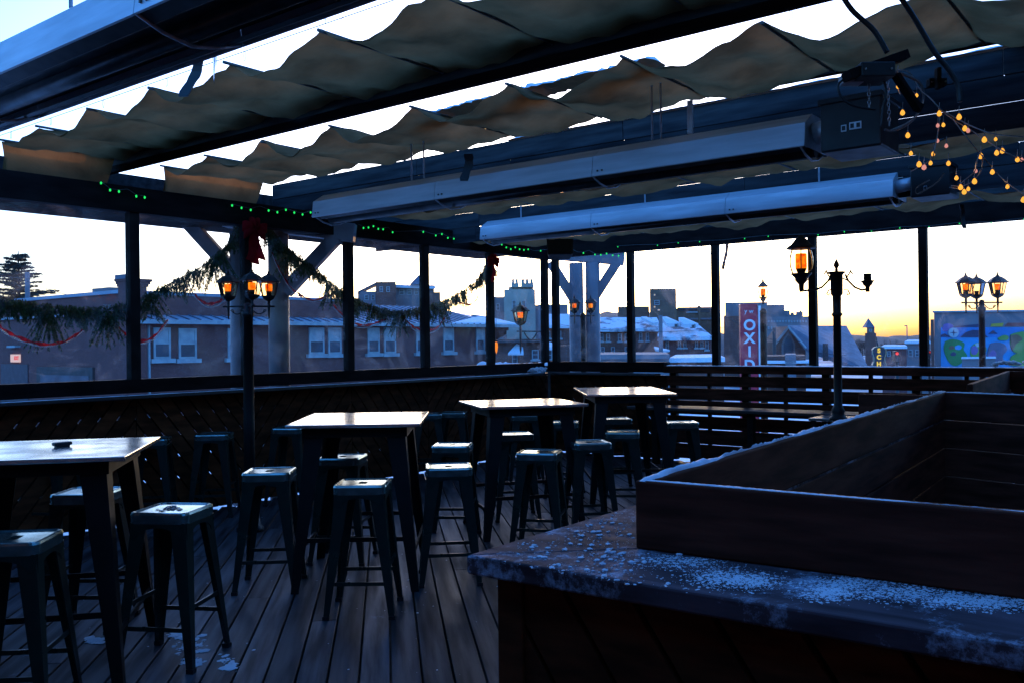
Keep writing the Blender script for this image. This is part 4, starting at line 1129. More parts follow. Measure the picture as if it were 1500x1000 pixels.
# ------------------------------------------------------------------ fixtures, cables, straps, icicles near the ceiling
def cable(name, label, pts, D, r, mat='black', cat='cable', group=None):
    P = catm([onD(x, y, d) for (x, y), d in zip(pts, D if isinstance(D, list) else [D]*len(pts))], 8)
    return obj(name, MB().tube(P, r, 8), M[mat], label=label, cat=cat, group=group)
cable('power_cable', 'thick black cable crossing the middle shade toward the junction box', [(1225,-20),(1248,15),(1280,45),(1300,78)], 4.6, .014)
cable('power_cable', 'long black cable curving down past the junction box and hanging free', [(1300,-30),(1335,20),(1368,75),(1388,100),(1403,125),(1406,150)], 4.6, .014)
cable('power_cable', 'thin black cable looping from the white junction box to the control box', [(1237,116),(1228,125),(1232,142),(1250,155),(1282,161)], 5.0, .007)
cable('power_cable', 'black cable hanging beside the chain to the control box', [(1292,112),(1298,135),(1293,160),(1291,185)], 5.0, .007)
cable('power_cable', 'grey cable loop under the beam among the fairy lights', [(1310,105),(1345,120),(1353,145),(1338,175),(1310,192),(1296,190)], 5.3, .008, 'wire')
cable('power_cable', 'pale wire loop on the farther control box', [(1383,254),(1372,268),(1345,284),(1343,275),(1362,264)], 7.3, .005, 'fwire')
def fixbox(name, label, cat, px0, px1, py0, py1, D, dep, mat, extra=None):
    a = V(onD(px0, py1, D)); b = V(onD(px1, py0, D)); w = (V((b.x, b.y, 0))-V((a.x, a.y, 0)))
    u = V((UR[0], UR[1], 0)); f = V((UF[0], UF[1], 0)); L = w.length
    t = thing(name, label, cat, tuple(a))
    mb = MB().hexa([a, a+u*L, a+u*L+f*dep, a+f*dep] + [V((q.x, q.y, b.z)) for q in (a, a+u*L, a+u*L+f*dep, a+f*dep)])
    obj('case', mb, M[mat], t, bevel=.006)
    m2 = MB()
    for k in (.12, .88): m2.tube([a+u*L*k+V((0, 0, (b.z-a.z)*.5))-f*.006, a+u*L*k+V((0, 0, (b.z-a.z)*.5))+f*.0], .006, 8)
    obj('screw', m2, M['chain'], t)
    return t, a, b, u, f
fixbox('junction_box', 'pale junction box hanging at the end of the middle shade', 'junction box', 1236, 1266, 107, 121, 5.0, .09, 'steel')
t, a, b, u, f = fixbox('mount_box', 'dark mounting bracket and fitting above the fairy lights', 'mounting bracket', 1262, 1312, 90, 112, 4.9, .2, 'black')
mb = MB(); mb.beam(onD(1240, 112, 4.95), onD(1325, 82, 5.0), .1, .05); obj('arm', mb, M['beam'], t, bevel=.004)
mb = MB(); mb.beam(onD(1312, 110, 4.95), onD(1345, 160, 5.05), .045, .03); mb.beam(onD(1340, 155, 5.05), onD(1350, 160, 5.05), .03, .05); obj('strut', mb, M['beam'], t, bevel=.003)
t, a, b, u, f = fixbox('beam_clamp', 'blue-lit clamp fitting fixed to the fascia right of the fairy lights', 'clamp', 1362, 1388, 114, 126, 6.1, .06, 'plank')
mb = MB(); c = onD(1374, 110, 6.05); mb.beam(onD(1374, 100, 6.07), onD(1374, 131, 6.07), .05, .03); obj('plate', mb, M['plank'], t, bevel=.006)
def chain(label, p0, p1, D):
    a, b = V(onD(*p0, D)), V(onD(*p1, D)); n = int((b-a).length/.022); mb = MB()
    for k in range(n):
        c = a.lerp(b, (k+.5)/n)+V((random.uniform(-.003, .003), 0, 0)); ph = k % 2
        ring = []
        for j in range(11):
            q = 2*pi*j/10; ring.append((c.x+(.008*cos(q) if ph else 0)*UR[0]+(0 if ph else .008*cos(q))*UF[0], c.y+(.008*cos(q) if ph else 0)*UR[1]+(0 if ph else .008*cos(q))*UF[1], c.z+.016*sin(q)))
        mb.tube(ring, .0022, 4, False)
    return obj('chain', mb, M['chain'], label=label, cat='chain', group='thin steel chains at the control box')
chain('short steel chain just under the pale junction box', (1273, 116), (1273, 160), 5.05)
chain('steel chain hanging right of the control box', (1300, 112), (1303, 184), 5.3)
def strap(label, p0, p1, w, D):
    a, b = V(onD(*p0, D)), V(onD(*p1, D)); mb = MB(); P = []
    vs = []; fs = []; u = V((UR[0], UR[1], 0)); f = V((UF[0], UF[1], 0))
    for k in range(9):
        t_ = k/8; c = a.lerp(b, t_)+u*.012*sin(t_*5)+f*.02*sin(t_*4); ww = w*(1+.12*sin(k*2.1))
        vs += [c-u*ww/2-f*.006, c+u*ww/2-f*.006, c+u*ww/2+f*.006, c-u*ww/2+f*.006]
    for k in range(8):
        for j in range(4): fs.append((k*4+j, k*4+(j+1) % 4, k*4+4+(j+1) % 4, k*4+4+j))
    fs += [(0,1,2,3), (35,34,33,32)]
    return obj('hanging_strap', mb.add(vs, fs), M['black'], label=label, cat='strap')
strap('dark strap hanging between the nearest heater and the first canvas shade', (289, 80), (273, 143), .055, 4.9)
strap('dark strap hanging in front of the middle heater', (686, 226), (682, 266), .07, 7.4)
strap('dark strip hanging in the right windows above the skyline', (1065, 357), (1060, 395), .04, 12.2)
strap('dark strap end hanging at the top of the right windows', (1408, 300), (1414, 335), .035, 8.2)
def icicle(name, label, items):
    t = thing(name, label, 'icicles', onD(*items[0][:2], items[0][4]))
    for px, py, L, r, D in items:
        c = onD(px, py, D); e = onD(px+.5, py+L, D)
        m_ = MB(); P = [V(c).lerp(V(e), k/5) for k in range(6)]; m_.tube(P, [r*(1-k/5.3)*(1+.15*sin(k*3)) for k in range(6)], 7); obj('icicle', m_, M['ice'], t)
icicle('icicles', 'cluster of icicles on the edge of the nearest heater', [(313,70,54,.011,4.8),(316,72,36,.007,4.8),(305,76,14,.006,4.8),(326,66,6,.006,4.8)])
icicle('icicles', 'single long icicle hanging at the top beside the first shade', [(476,4,34,.008,3.7)])
# speaker at the corner
a = V(onX(820, 365, 9.9)); t = thing('loudspeaker', 'dark loudspeaker hanging near the corner below the farthest heater', 'speaker', tuple(a))
u = V((UR[0], UR[1], 0)); f = V((UF[0], UF[1], 0)); 
def spT(x, y, z): 
    z2 = z*cos(.25)-y*sin(.25); y2 = z*sin(.25)+y*cos(.25); return tuple(a+u*x+f*y2+V((0, 0, z2)))
mb = MB(); mb.hexa([spT(-.17,-.1,-.11), spT(.17,-.1,-.11), spT(.14,.12,-.11), spT(-.14,.12,-.11), spT(-.18,-.1,.11), spT(.18,-.1,.11), spT(.15,.12,.11), spT(-.15,.12,.11)])
obj('cabinet', mb, M['black'], t, bevel=.01)
mb = MB().box(-.15, .15, -.108, -.101, -.09, .09, spT); obj('grille', mb, M['iron'], t, bevel=.003)
mb = MB(); mb.tube([a+V((0, 0, .1)), a+V((0, 0, .35)), a+V((.1, .1, .75))], .012, 6); obj('mount', mb, M['iron'], t)
# ================================================================== the town outside
GZ = -5.0
M['bricka'] = brick('old_red_brick', (.21,.06,.052), (.15,.042,.04), (.16,.11,.11))
M['brickb'] = brick('brown_brick', (.19,.07,.055), (.13,.05,.04), (.13,.09,.09), 3)
M['brickc'] = brick('far_tower_brick', (.22,.13,.085), (.18,.1,.07), (.16,.12,.1), 1.5)
M['concrete'] = surf('grey_concrete', (.24,.21,.22), (.17,.15,.16), .5, .85, 0, .1)
M['beige'] = surf('beige_stucco', (.42,.38,.32), (.33,.3,.25), .5, .85, 0, .1)
M['lilac'] = surf('pale_grey_wall', (.25,.22,.24), (.18,.16,.175), .4, .85, 0, .1)
M['metalroof'] = surf('seamed_metal_roof', (.33,.4,.48), (.24,.3,.37), .8, .5, 0, .1)
M['slate'] = surf('blue_slate_roof', (.13,.16,.22), (.09,.11,.15), 2, .6, 0, .2)
M['glassdark'] = surf('dark_window_glass', (.10,.12,.15), (.05,.06,.08), .8, .12, 0, 0)
M['trim'] = surf('pale_window_trim', (.42,.46,.48), (.3,.33,.36), 3, .6, 0, .1)
M['darktrim'] = surf('dark_roof_trim', (.05,.05,.055), (.035,.035,.04), 3, .6, 0, .1)
M['bark'] = surf('dark_bark', (.05,.035,.03), (.03,.022,.02), 6, .9, 0, .3)
M['conifer'] = surf('conifer_needles', (.035,.055,.04), (.018,.03,.024), 3, .7, 0, 0)
M['snowroof'] = surf('windblown_roof_snow', (.75,.78,.85), (.1,.11,.15), .9, .7, 0, .3, lo=.5, hi=.62)
M['redsign'] = surf('red_sign_enamel', (.55,.02,.05), (.42,.015,.04), 1.5, .4, 0, .05)
M['whitepaint'] = surf('white_sign_paint', (.8,.8,.8), (.7,.7,.72), 3, .5, 0, 0)
M['navy'] = surf('navy_sign_face', (.02,.04,.07), (.015,.03,.05), 3, .4, 0, 0)
M['bluetube'] = emit('blue_neon_outline', (.2,.5,.65), .5)
M['yellow'] = emit('yellow_sign_bulbs', (1,.72,.08), .9)
M['snowground'] = surf('snowy_ground', (.62,.65,.7), (.08,.08,.09), .05, .8, 0, .2, lo=.42, hi=.6)
M['hill'] = surf('wooded_hill_ground', (.1,.08,.08), (.06,.05,.055), .03, .9, 0, 0)
gm = MB(); gm.add([(-2500,-2500,GZ),(3500,-2500,GZ),(3500,3500,GZ),(-2500,3500,GZ)], [(0,1,2,3)])
obj('ground', gm, M['snowground'], kind='structure', recalc=False)
def C(u, d, z): return cw(u, d, z)
def bxc(mb, px0, px1, y0, y1, D, dep, zb=None, proud=0):   # frontal box between pixels; y0 top
    ym = (px0+px1)/2
    u0 = uz(px0, y0, D)[0]; u1 = uz(px1, y0, D)[0]; zt = uz(ym, y0, D)[1]; z0 = zb if zb is not None else uz(ym, y1, D)[1]
    kx = (ym-750)/F if dep > .6 else 0
    mb.box(u0, u1, D-proud, D+dep, z0, zt, lambda u, d, z: C(u+kx*(d-D), d, z)); return u0, u1, z0, zt
def window(t, px0, px1, y0, y1, D, mat='glassdark', sill=True, frame='trim', label=None):
    u0 = uz(px0, y0, D)[0]; u1 = uz(px1, y0, D)[0]; pm = (px0+px1)/2; z1 = uz(pm, y0, D)[1]; z0 = uz(pm, y1, D)[1]
    w = u1-u0; h = z1-z0; f = min(.09, w*.14); m = MB()
    m.box(u0, u0+f, D-.08, D-.004, z0, z1, C).box(u1-f, u1, D-.08, D-.004, z0, z1, C)
    m.box(u0+f, u1-f, D-.078, D-.004, z1-f, z1, C).box(u0+f, u1-f, D-.078, D-.004, z0, z0+f, C).box(u0+f, u1-f, D-.07, D-.004, (z0+z1)/2-f*.35, (z0+z1)/2+f*.35, C)
    o = obj('window', m, M[frame], t, label)
    obj('pane', MB().box(u0+f*.8, u1-f*.8, D-.04, D-.002, z0+f*.8, z1-f*.8, C), M[mat], o)
    if sill: obj('sill', MB().box(u0-.1, u1+.1, D-.14, D-.003, z0-.12, z0-.003, C), M[frame], o)
# --- left brick wing along plane X = 21.8 and long brick building along plane Y = 39.4
XB, YBp = 21.8, 39.4
t = thing('brick_building', 'flat-roofed brick building at far left with a red exit sign by its dark door', 'building', (XB+6, YBp+15, GZ))
zt0 = onX(140, 433, XB)[2]
obj('wall', MB().box(XB, XB+14, YBp+.6, YBp+40, GZ, zt0), M['bricka'], t)
obj('coping', MB().box(XB-.12, XB+14, YBp+.6, YBp+40, zt0+.003, zt0+.16), M['metalroof'], t)
lo_ = onX(60, 445, XB-.03)[2]
a = onX(62, 440, XB)[1]
obj('gutter', MB().box(XB-.15, XB-.003, YBp+.7, YBp+39, onX(90, 462, XB)[2]-.08, onX(90, 462, XB)[2]+.04), M['trim'], t)
def rectX(px0, px1, y0, y1, X, th, x1=None):
    A_ = onX(px0, (y0+y1)/2, X); B_ = onX(px1, (y0+y1)/2, X); pm = (px0+px1)/2
    return MB().box(X-th, X-.003, B_[1], A_[1], onX(pm, y1, X)[2], onX(pm, y0, X)[2])
d_ = obj('door', rectX(3, 42, 533, 590, XB, .05), M['navy'], t)
w_ = obj('window', rectX(57, 139, 537, 575, XB, .12), M['darktrim'], t)
obj('pane', rectX(63, 134, 549, 572, XB, .14), M['glassdark'], w_)
obj('lamp_fixture', rectX(18, 30, 506, 509, XB, .3), M['trim'], t)
s_ = obj('exit_sign', rectX(17.5, 30.5, 518.5, 530, XB, .08), M['exit'], t, label='small glowing exit sign with red letters')
def text(name, body, size, origin, right, mat, parent, up=(0,0,1), extr=.004, align='CENTER', bold=0.0):
    cu = bpy.data.curves.new(name, 'FONT'); cu.body = body; cu.size = size; cu.extrude = extr; cu.align_x = align; cu.align_y = 'CENTER'; cu.offset = bold
    tmp = bpy.data.objects.new(name+'_tmp', cu); link(tmp)
    dg = bpy.context.evaluated_depsgraph_get(); me = bpy.data.meshes.new_from_object(tmp.evaluated_get(dg))
    bpy.data.objects.remove(tmp)
    r = V(right).normalized(); u = V(up); n = r.cross(u)
    org = ORG[parent.name]
    for v in me.vertices:
        p = V(origin)+r*v.co.x+u*v.co.y+n*v.co.z; v.co = p-org
    me.materials.clear(); me.materials.append(mat); me.name = name
    o = bpy.data.objects.new(name, me); link(o); o.parent = parent; ORG[o.name] = org
    return o
e0 = onX(24, 524.2, XB-.085)
text('letters', 'EXIT', .27, e0, (0,-1,0), M['exitred'], s_, bold=.012)
u_ = obj('rooftop_unit', MB().box(XB+2, XB+4, onX(160, 425, XB+2)[1], onX(135, 425, XB+2)[1], zt0+.17, onX(147, 422, XB+2)[2]), M['concrete'], t)
t = thing('brick_building', 'long red brick building with seamed metal roof and pale sash windows', 'building', (40, YBp, GZ))
ez = onY(450, 475.5, YBp)[2]; x0 = XB+.35; x1 = onY(745, 478, YBp)[0]
obj('wall', MB().box(x0, x1, YBp, YBp+11, GZ, ez), M['bricka'], t)
rz = onY(450, 444, YBp+5)[2]
rf = MB(); rf.hexa([(x0-.3, YBp-.5, ez+.0), (x1+.5, YBp-.5, ez), (x1-2.5, YBp+5, rz-.12), (x0-.3, YBp+5, rz-.12), (x0-.3, YBp-.5, ez+.12), (x1+.5, YBp-.5, ez+.12), (x1-2.5, YBp+5, rz), (x0-.3, YBp+5, rz)])
rf.hexa([(x0-.3, YBp+5.01, rz-.12), (x1-2.5, YBp+5.01, rz-.12), (x1+.5, YBp+11.5, ez), (x0-.3, YBp+11.5, ez), (x0-.3, YBp+5.01, rz), (x1-2.5, YBp+5.01, rz), (x1+.5, YBp+11.5, ez+.12), (x0-.3, YBp+11.5, ez+.12)])
R_ = obj('roof', rf, M['metalroof'], t)
sm = MB(); x = x0
while x < x1-2.4:
    sm.beam((x, YBp-.5, ez+.14), (x, YBp+5, rz+.02), .05, .09); x += .62
obj('seam', sm, M['slate'], R_, kind=None)
obj('gutter', MB().box(x0-.3, x1+.5, YBp-.62, YBp-.505, ez-.06, ez+.14), M['trim'], t)
sn = MB()
sn.hexa([(onY(650, 475, YBp)[0], YBp-.45, ez+.13), (x1+.4, YBp-.45, ez+.13), (x1-1.2, YBp+2.4, (ez+rz)/2+.06), (onY(700, 475, YBp)[0]+3, YBp+2.2, (ez+rz)/2+.0), (onY(650, 475, YBp)[0]+.5, YBp-.4, ez+.24), (x1+.35, YBp-.4, ez+.26), (x1-1.4, YBp+2.3, (ez+rz)/2+.2), (onY(700, 475, YBp)[0]+3, YBp+2.1, (ez+rz)/2+.12)])
obj('roof_snow', sn, M['snow'], R_)
def winY(px0, px1, y0, y1, Y):
    A_ = onY(px0, 500, Y)[0]; B_ = onY(px1, 500, Y)[0]; pm = (px0+px1)/2; z1 = onY(pm, y0, Y)[2]; z0 = onY(pm, y1, Y)[2]; f = .1
    m = MB(); m.box(A_, A_+f, Y-.08, Y-.004, z0, z1).box(B_-f, B_, Y-.08, Y-.004, z0, z1).box(A_+f, B_-f, Y-.078, Y-.004, z1-f, z1).box(A_+f, B_-f, Y-.078, Y-.004, z0, z0+f).box(A_+f, B_-f, Y-.078, Y-.004, (z0+z1)/2-.05, (z0+z1)/2+.05)
    o = obj('window', m, M['trim'], t)
    obj('pane', MB().box(A_+f-.01, B_-f+.01, Y-.04, Y-.002, z0+f-.01, (z0+z1)/2-.04), M['glassdark'], o)
    obj('blind', MB().box(A_+f-.01, B_-f+.01, Y-.045, Y-.002, (z0+z1)/2+.045, z1-f+.01), M['trim'], o)
    obj('sill', MB().box(A_-.18, B_+.18, Y-.2, Y-.003, z0-.2, z0-.003), M['trim'], o)
for q in ((224,249,480,525),(261,287,481,525),(333,352,481,524),(452,474,480,518),(480,499,480,518),(538,555,480,517),(562,579,480,517),(609,622,480,516),(649,664,480,515),(697,709,480,514)): winY(*q, YBp)
obj('downspout', MB().tube([(onY(216, 480, YBp)[0], YBp-.1, ez-.1), (onY(216, 480, YBp)[0], YBp-.1, GZ)], .07, 8), M['trim'], t)
ch = thing('chimney', 'broad brick chimney with a corbelled top and metal flue at the left building corner', 'chimney', (XB, YBp, GZ))
xa, xb = onY(187, 420, YBp-.3)[0], onY(215, 420, YBp-.3)[0]; zc = onY(200, 409, YBp-.3)[2]
obj('stack', MB().box(xa, xb, YBp-.3, YBp+.55, GZ, zc-.35), M['bricka'], ch)
m_ = MB()
for k in range(3): m_.box(xa-.06*(k+1), xb+.06*(k+1), YBp-.3-.06*(k+1), YBp+.55+.0*k, zc-.35+.12*k+.003, zc-.35+.12*(k+1))
obj('corbel', m_, M['bricka'], ch)
obj('flue', MB().tube([((xa+xb)/2+.1, YBp+.1, zc), ((xa+xb)/2+.1, YBp+.1, zc+.62)], .06, 8), M['darktrim'], ch)
ch2 = thing('pilaster', 'narrow pale pilaster with downspout left of the broad brick chimney', 'pilaster', (XB, YBp, GZ))
xa, xb = onX(173, 420, XB-.3), onX(185, 420, XB-.3)
obj('shaft', MB().box(XB-.3, XB+.3, xb[1], xa[1], GZ, onX(179, 409, XB-.3)[2]), M['bricka'], ch2)
obj('cap', MB().box(XB-.4, XB+.34, xb[1]-.05, xa[1]+.1, onX(179, 409, XB-.3)[2]+.003, onX(179, 409, XB-.3)[2]+.2), M['slate'], ch2)
# --- simple frontal buildings
def block(name, label, cat, D, dep, pieces, wins=(), loc_px=None):
    """pieces: (part, px0, px1, ytop, mat) walls down to the ground"""
    p0 = pieces[0]; q = onD((p0[1]+p0[2])/2, 500, D); t = thing(name, label, cat, (q[0], q[1], GZ))
    for part, a, b, yt, mat, *r in pieces:
        m = MB(); off = r[0] if r else 0; bxc(m, a, b, yt, 0, D+off, dep, GZ+.002); obj(part, m, M[mat], t)
    for w in wins: window(t, *w[:4], D+(w[6] if len(w) > 6 else 0), *(w[4:5]), sill=(w[5] if len(w) > 5 else True))
    return t
def slab(t, part, px0, px1, y0, y1, D, dep, mat, proud=.3):
    m = MB(); bxc(m, px0, px1, y0, y1, D, dep, None, proud); return obj(part, m, M[mat], t)
def poly_roof(t, part, pts, mat, th=.15):   # pts (px,py,D) polygon thickened downwards
    P = [V(onD(*p)) for p in pts]; n = len(P); m = MB()
    m.add(P+[p-V((0, 0, th)) for p in P], [tuple(range(n)), tuple(reversed(range(n, 2*n)))]+[(i, (i+1) % n, n+(i+1) % n, n+i) for i in range(n)])
    return obj(part, m, M[mat], t)
# institution with steeple
t = block('institution', 'large brick and stone institution with a small pointed roof behind the long roof', 'building', 150, 30,
    [('wall',524,556,427,'lilac'),('brick_bay',550,580,413,'brickb',-4),('wall',580,636,418,'lilac'),('brick_bay',628,645,428,'brickb',-3),('low_wing',514,528,437,'concrete')],
    [(585,592,424,432,'glassdark',False),(596,603,424,432,'glassdark',False),(607,613,424,432,'glassdark',False),(534,540,432,440,'glassdark',False),(544,549,432,440,'glassdark',False),(556,561,420,428,'glassdark',False,-4),(566,571,420,428,'glassdark',False,-4)])
poly_roof(t, 'roof', [(524,427,149.5),(550,414,152),(556,415,170),(530,427,175)], 'slate', .4)
poly_roof(t, 'roof_trim', [(578,417,149),(638,419,149),(638,419,152),(578,417,152)], 'snow', .5)
def pyramid(t, part, px0, px1, yb, pxa, ya, D, dep, mat):
    a, b = uz(px0, yb, D), uz(px1, yb, D); c = uz(pxa, ya, D)
    m = MB().add([C(a[0], D, a[1]), C(b[0], D, b[1]), C(b[0], D+dep, b[1]), C(a[0], D+dep, a[1]), C(c[0], D+dep/2, c[1])], [(0,1,4),(1,2,4),(2,3,4),(3,0,4),(3,2,1,0)])
    return obj(part, m, M[mat], t)
pyramid(t, 'steeple', 600, 622, 417, 612, 402, 148, 3, 'slate')
# beige tower block with twin chimney stacks
t = block('apartment_building', 'tall beige building with two banks of chimney pots seen past the small bow', 'building', 110, 20,
    [('wall',738,784,424,'beige'),('wing',724,740,435,'lilac',1),('penthouse',745,781,420,'beige',3),('wing',783,796,447,'lilac',2)],
    [(750,756,440,452,'glassdark',False),(764,770,440,452,'glassdark',False),(727,732,445,455,'glassdark',False,1)])
for a, b in ((749,760),(763,782)):
    n = 2 if b-a < 15 else 3
    o = slab(t, 'chimney_bank', a, b, 415, 421, 112, 2, 'beige')
    for k in range(n):
        c0 = a+(b-a)*(k+.08)/n; c1 = a+(b-a)*(k+.82)/n; m = MB(); bxc(m, c0, c1, 409, 415.2, 112, 1.6, None, .25); obj('chimney_pot', m, M['beige'], o)
# brown house with snowy dome
t = block('brown_house', 'dark brown house with a peach wall and a snow-covered bay roof', 'house', 60, 10,
    [('wall',742,776,484,'beige',.5),('wall',726,792,497,'brickb')], [(779,789,512,526,'glassdark',True),(750,758,518,532,'glassdark',True)])
poly_roof(t, 'roof', [(724,500,59.5),(745,487,62),(778,497,62),(794,499,59.5)], 'darktrim', .1)
poly_roof(t, 'bay_roof', [(744,517,59),(767,517,59),(766,508,59.9),(757,503,59.9),(753,507,59.9)], 'snow', .12)
# small houses glimpsed between the corner posts
t = block('small_house', 'small house with a thick snowy roof seen between the corner posts', 'house', 66, 9, [('wall',797,838,477,'brickb'),('wall',788,832,446,'lilac',14)], [(800,806,485,495,'glassdark',True),(816,822,485,495,'glassdark',True),(802,807,448,454,'glassdark',False,14)])
poly_roof(t, 'roof', [(794,477,65.5),(840,477,65.5),(834,460,69),(800,460,69)], 'snow', .2)
t = block('small_house', 'low brick house with a snowy arched porch at the corner', 'house', 45, 6, [('wall',794,836,506,'brickb')], [(799,809,512,527,'glassdark',False)])
poly_roof(t, 'porch_roof', [(795,508,44.5),(812,508,44.5),(809,502,45.5),(803,500,45.8),(798,502,45.5)], 'snow', .15)
# brick row right of the columns
def wrow(xs, y0, y1, w, mat='glassdark', off=0): return [(x, x+w, y0, y1, mat, True, off) for x in xs]
t = block('brick_row_house', 'long brick row house with snow on its eaves behind the paired columns', 'house', 84, 12, [('wall',812,968,482,'brickb')],
    wrow((820,832,846,878,888,905,915), 489, 500, 5.5)+wrow((936,946), 487, 499, 4.5)+wrow((880,895,915), 508, 520, 5.5))
poly_roof(t, 'roof', [(808,482,83.5),(970,481,83.5),(962,465,88),(815,465,88)], 'snowroof', .3)
for x in (938,):
    poly_roof(t, 'dormer', [(x+1,464,84.5),(x+9,464,85.5),(x+26,472,84),(x+18,473,83.2)], 'snow', .3)
t = block('brick_house', 'brick house with three snow-streaked shed dormers left of the tall window post', 'house', 76, 11, [('wall',967,1042,494,'bricka')],
    wrow((975,), 500, 512, 4.5)+wrow((993,1001,1018,1026), 500, 509, 4)+wrow((1033,), 500, 512, 4.5))
poly_roof(t, 'roof', [(963,494,75.3),(1044,493,75.3),(1020,473,80),(965,473,80)], 'snowroof', .3)
for x, y in ((969,464),(994,465)):
    d_ = poly_roof(t, 'dormer', [(x,y,77),(x+8,y,78),(x+29,y+9,76.5),(x+7,y+10,75.5)], 'snow', .3)
    m = MB(); bxc(m, x+17, x+25, y+10, y+16, 76.2, 1); obj('dormer_wall', m, M['trim'], d_)
    m = MB(); bxc(m, x+19, x+23, y+11, y+15, 76.1, .1, None, .05); obj('pane', m, M['glassdark'], d_)
poly_roof(t, 'porch_roof', [(958,507,70),(981,512,69),(972,513,68),(960,511,68.5)], 'snow', .15)
t = block('flat_roof_building', 'low building with snow-covered flat roofs just beyond the rail', 'building', 40, 8, [('wall',848,980,519,'concrete'),('wall',980,1060,524,'brickb',1)], ())
poly_roof(t, 'roof', [(980,524,40.8),(1062,523,40.8),(1052,518,45),(990,519,45)], 'snow', .2)
poly_roof(t, 'roof', [(846,519,39.8),(981,518.5,39.8),(975,515.5,44),(860,515.5,44)], 'concrete', .2)
t = block('brick_tower', 'square brown tower block against the sunset with a few lit windows', 'building', 160, 18, [('wall',951.5,990.5,423,'brickc')],
    [(957.5,960,431,433.5,'winlit',False),(957.5,960,448.5,451,'winlit',False),(963,967,453,455.5,'winlit',False),(958,966,440,447,'glassdark',False)])
t = block('parking_deck', 'long low parking structure right of the brown tower', 'building', 165, 20, [('wall',905,951,449,'brickc',4),('wall',990,1046,452,'brickc')], ())
for y in (450, 466): slab(t, 'deck_edge', 992, 1046, y, y+2.6, 165, .2, 'lilac')
slab(t, 'opening', 994, 1021, 453, 456.4, 165, .1, 'darktrim', .1); slab(t, 'opening', 1025, 1045, 453, 458, 165, .1, 'darktrim', .1); slab(t, 'sign_band', 1005, 1022, 456.5, 458.5, 165, .1, 'trim', .2); slab(t, 'stair_tower', 1022, 1025, 448, 475, 165, .1, 'brickc', .6)
t = block('office_block', 'stepped grey hospital-like block with rows of windows behind the red sign', 'building', 140, 25,
    [('wall',1062,1124,443,'lilac'),('wall',1120,1149,446.5,'concrete',2),('wall',1146,1157,455,'lilac',3),('wall',1122,1187,464,'concrete',-2),('lower_wall',1060,1092,463,'brickb',-4),('wall',1155,1170,461,'lilac',4)], ())
for y, a, b in ((468.5,1124,1186),(478,1124,1152)):
    for k in range(int((b-a)/4.2)):
        window(t, a+k*4.2, a+k*4.2+3.8, y, y+4.4, 138, 'exit' if False else 'trim', False, 'concrete')
for a, b, y in ((1158,1163,458),(1166,1176,457),(1171,1174,455)): slab(t, 'rooftop_unit', a, b, y, 464, 145, 2, 'concrete', 0)
# vertical red sign
t = thing('blade_sign', 'tall vertical red sign lettered O X I D beside the small lamp post', 'sign', onD(1098, 520, 24))
m = MB(); m.box(uz(1084.5, 450, 24)[0], uz(1110, 450, 24)[0], 24, 24.18, GZ+2.8, uz(1098, 445, 24)[1], C); obj('sign_panel', m, M['redsign'], t, bevel=.02)
m = MB(); m.box(uz(1110.3, 450, 24)[0], uz(1113.6, 450, 24)[0], 23.95, 24.22, GZ, uz(1112, 448, 24)[1], C); obj('edge_strip', m, M['whitepaint'], t)
for ch_, y in (('O', 477), ('X', 496), ('I', 515.5), ('D', 535)):
    text('letter', ch_, .39, onD(1098, y, 23.99), (UR[0], UR[1], 0), M['whitepaint'], t, bold=.012)
text('script_mark', 'y w', .17, onD(1097, 456, 23.99), (UR[0], UR[1], 0), M['whitepaint'], t)
# church with slate roof
t = thing('church', 'brick gabled church with a pointed window and a big blue slate roof', 'church', (*onD(1158, 500, 60)[:2], GZ))
a = uz(1137, 501, 60); b = uz(1180, 508, 60); ap = uz(1155, 478, 60)
m = MB(); m.prism([(a[0], GZ), (b[0], GZ), (b[0], b[1]), (ap[0], ap[1]), (a[0], a[1])], lambda x, y, q: C(x, 60+q, y), 0, 3); obj('gable_wall', m, M['brickb'], t)
poly_roof(t, 'roof', [(1155,477,59.8),(1240,477,66),(1276,545,57),(1181,509,58)], 'slate', .25)
poly_roof(t, 'roof', [(1155,477,59.7),(1155.8,479,59.7),(1137,503,59.7),(1135,501,59.7)], 'trim', .08)
poly_roof(t, 'verge', [(1155,477,59.6),(1181.5,508,57.9),(1180,509,57.9),(1154.2,479,59.6)], 'trim', .05)
m = MB(); cx, zc = uz(1154.5, 508, 60); m.prism([(cx-.45, zc-.7), (cx+.45, zc-.7), (cx+.45, zc+.2), (cx+.25, zc+.65), (cx, zc+.95), (cx-.25, zc+.65), (cx-.45, zc+.2)], lambda x, y, q: C(x, 59.97+q, y), -.03, .0); w_ = obj('window', m, M['concrete'], t)
m = MB(); m.prism([(cx-.32, zc-.6), (cx+.32, zc-.6), (cx+.32, zc+.2), (cx+.18, zc+.55), (cx, zc+.78), (cx-.18, zc+.55), (cx-.32, zc+.2)], lambda x, y, q: C(x, 59.92+q, y), -.03, .0); obj('pane', m, M['glassdark'], w_)
m = MB(); bxc(m, 1205, 1213, 503, 528, 57, .8); obj('chimney', m, M['darktrim'], t)
t = block('shed_roofs', 'cluster of snowy sheds and parked boxes below the church gable', 'shed', 42, 4, [('wall',1120,1180,521,'brickb'),('wall',1150,1166,519,'lilac',-1)], ())
poly_roof(t, 'roof', [(1118,529,41),(1200,528,41),(1196,526,43),(1124,526,43)], 'snow', .1)
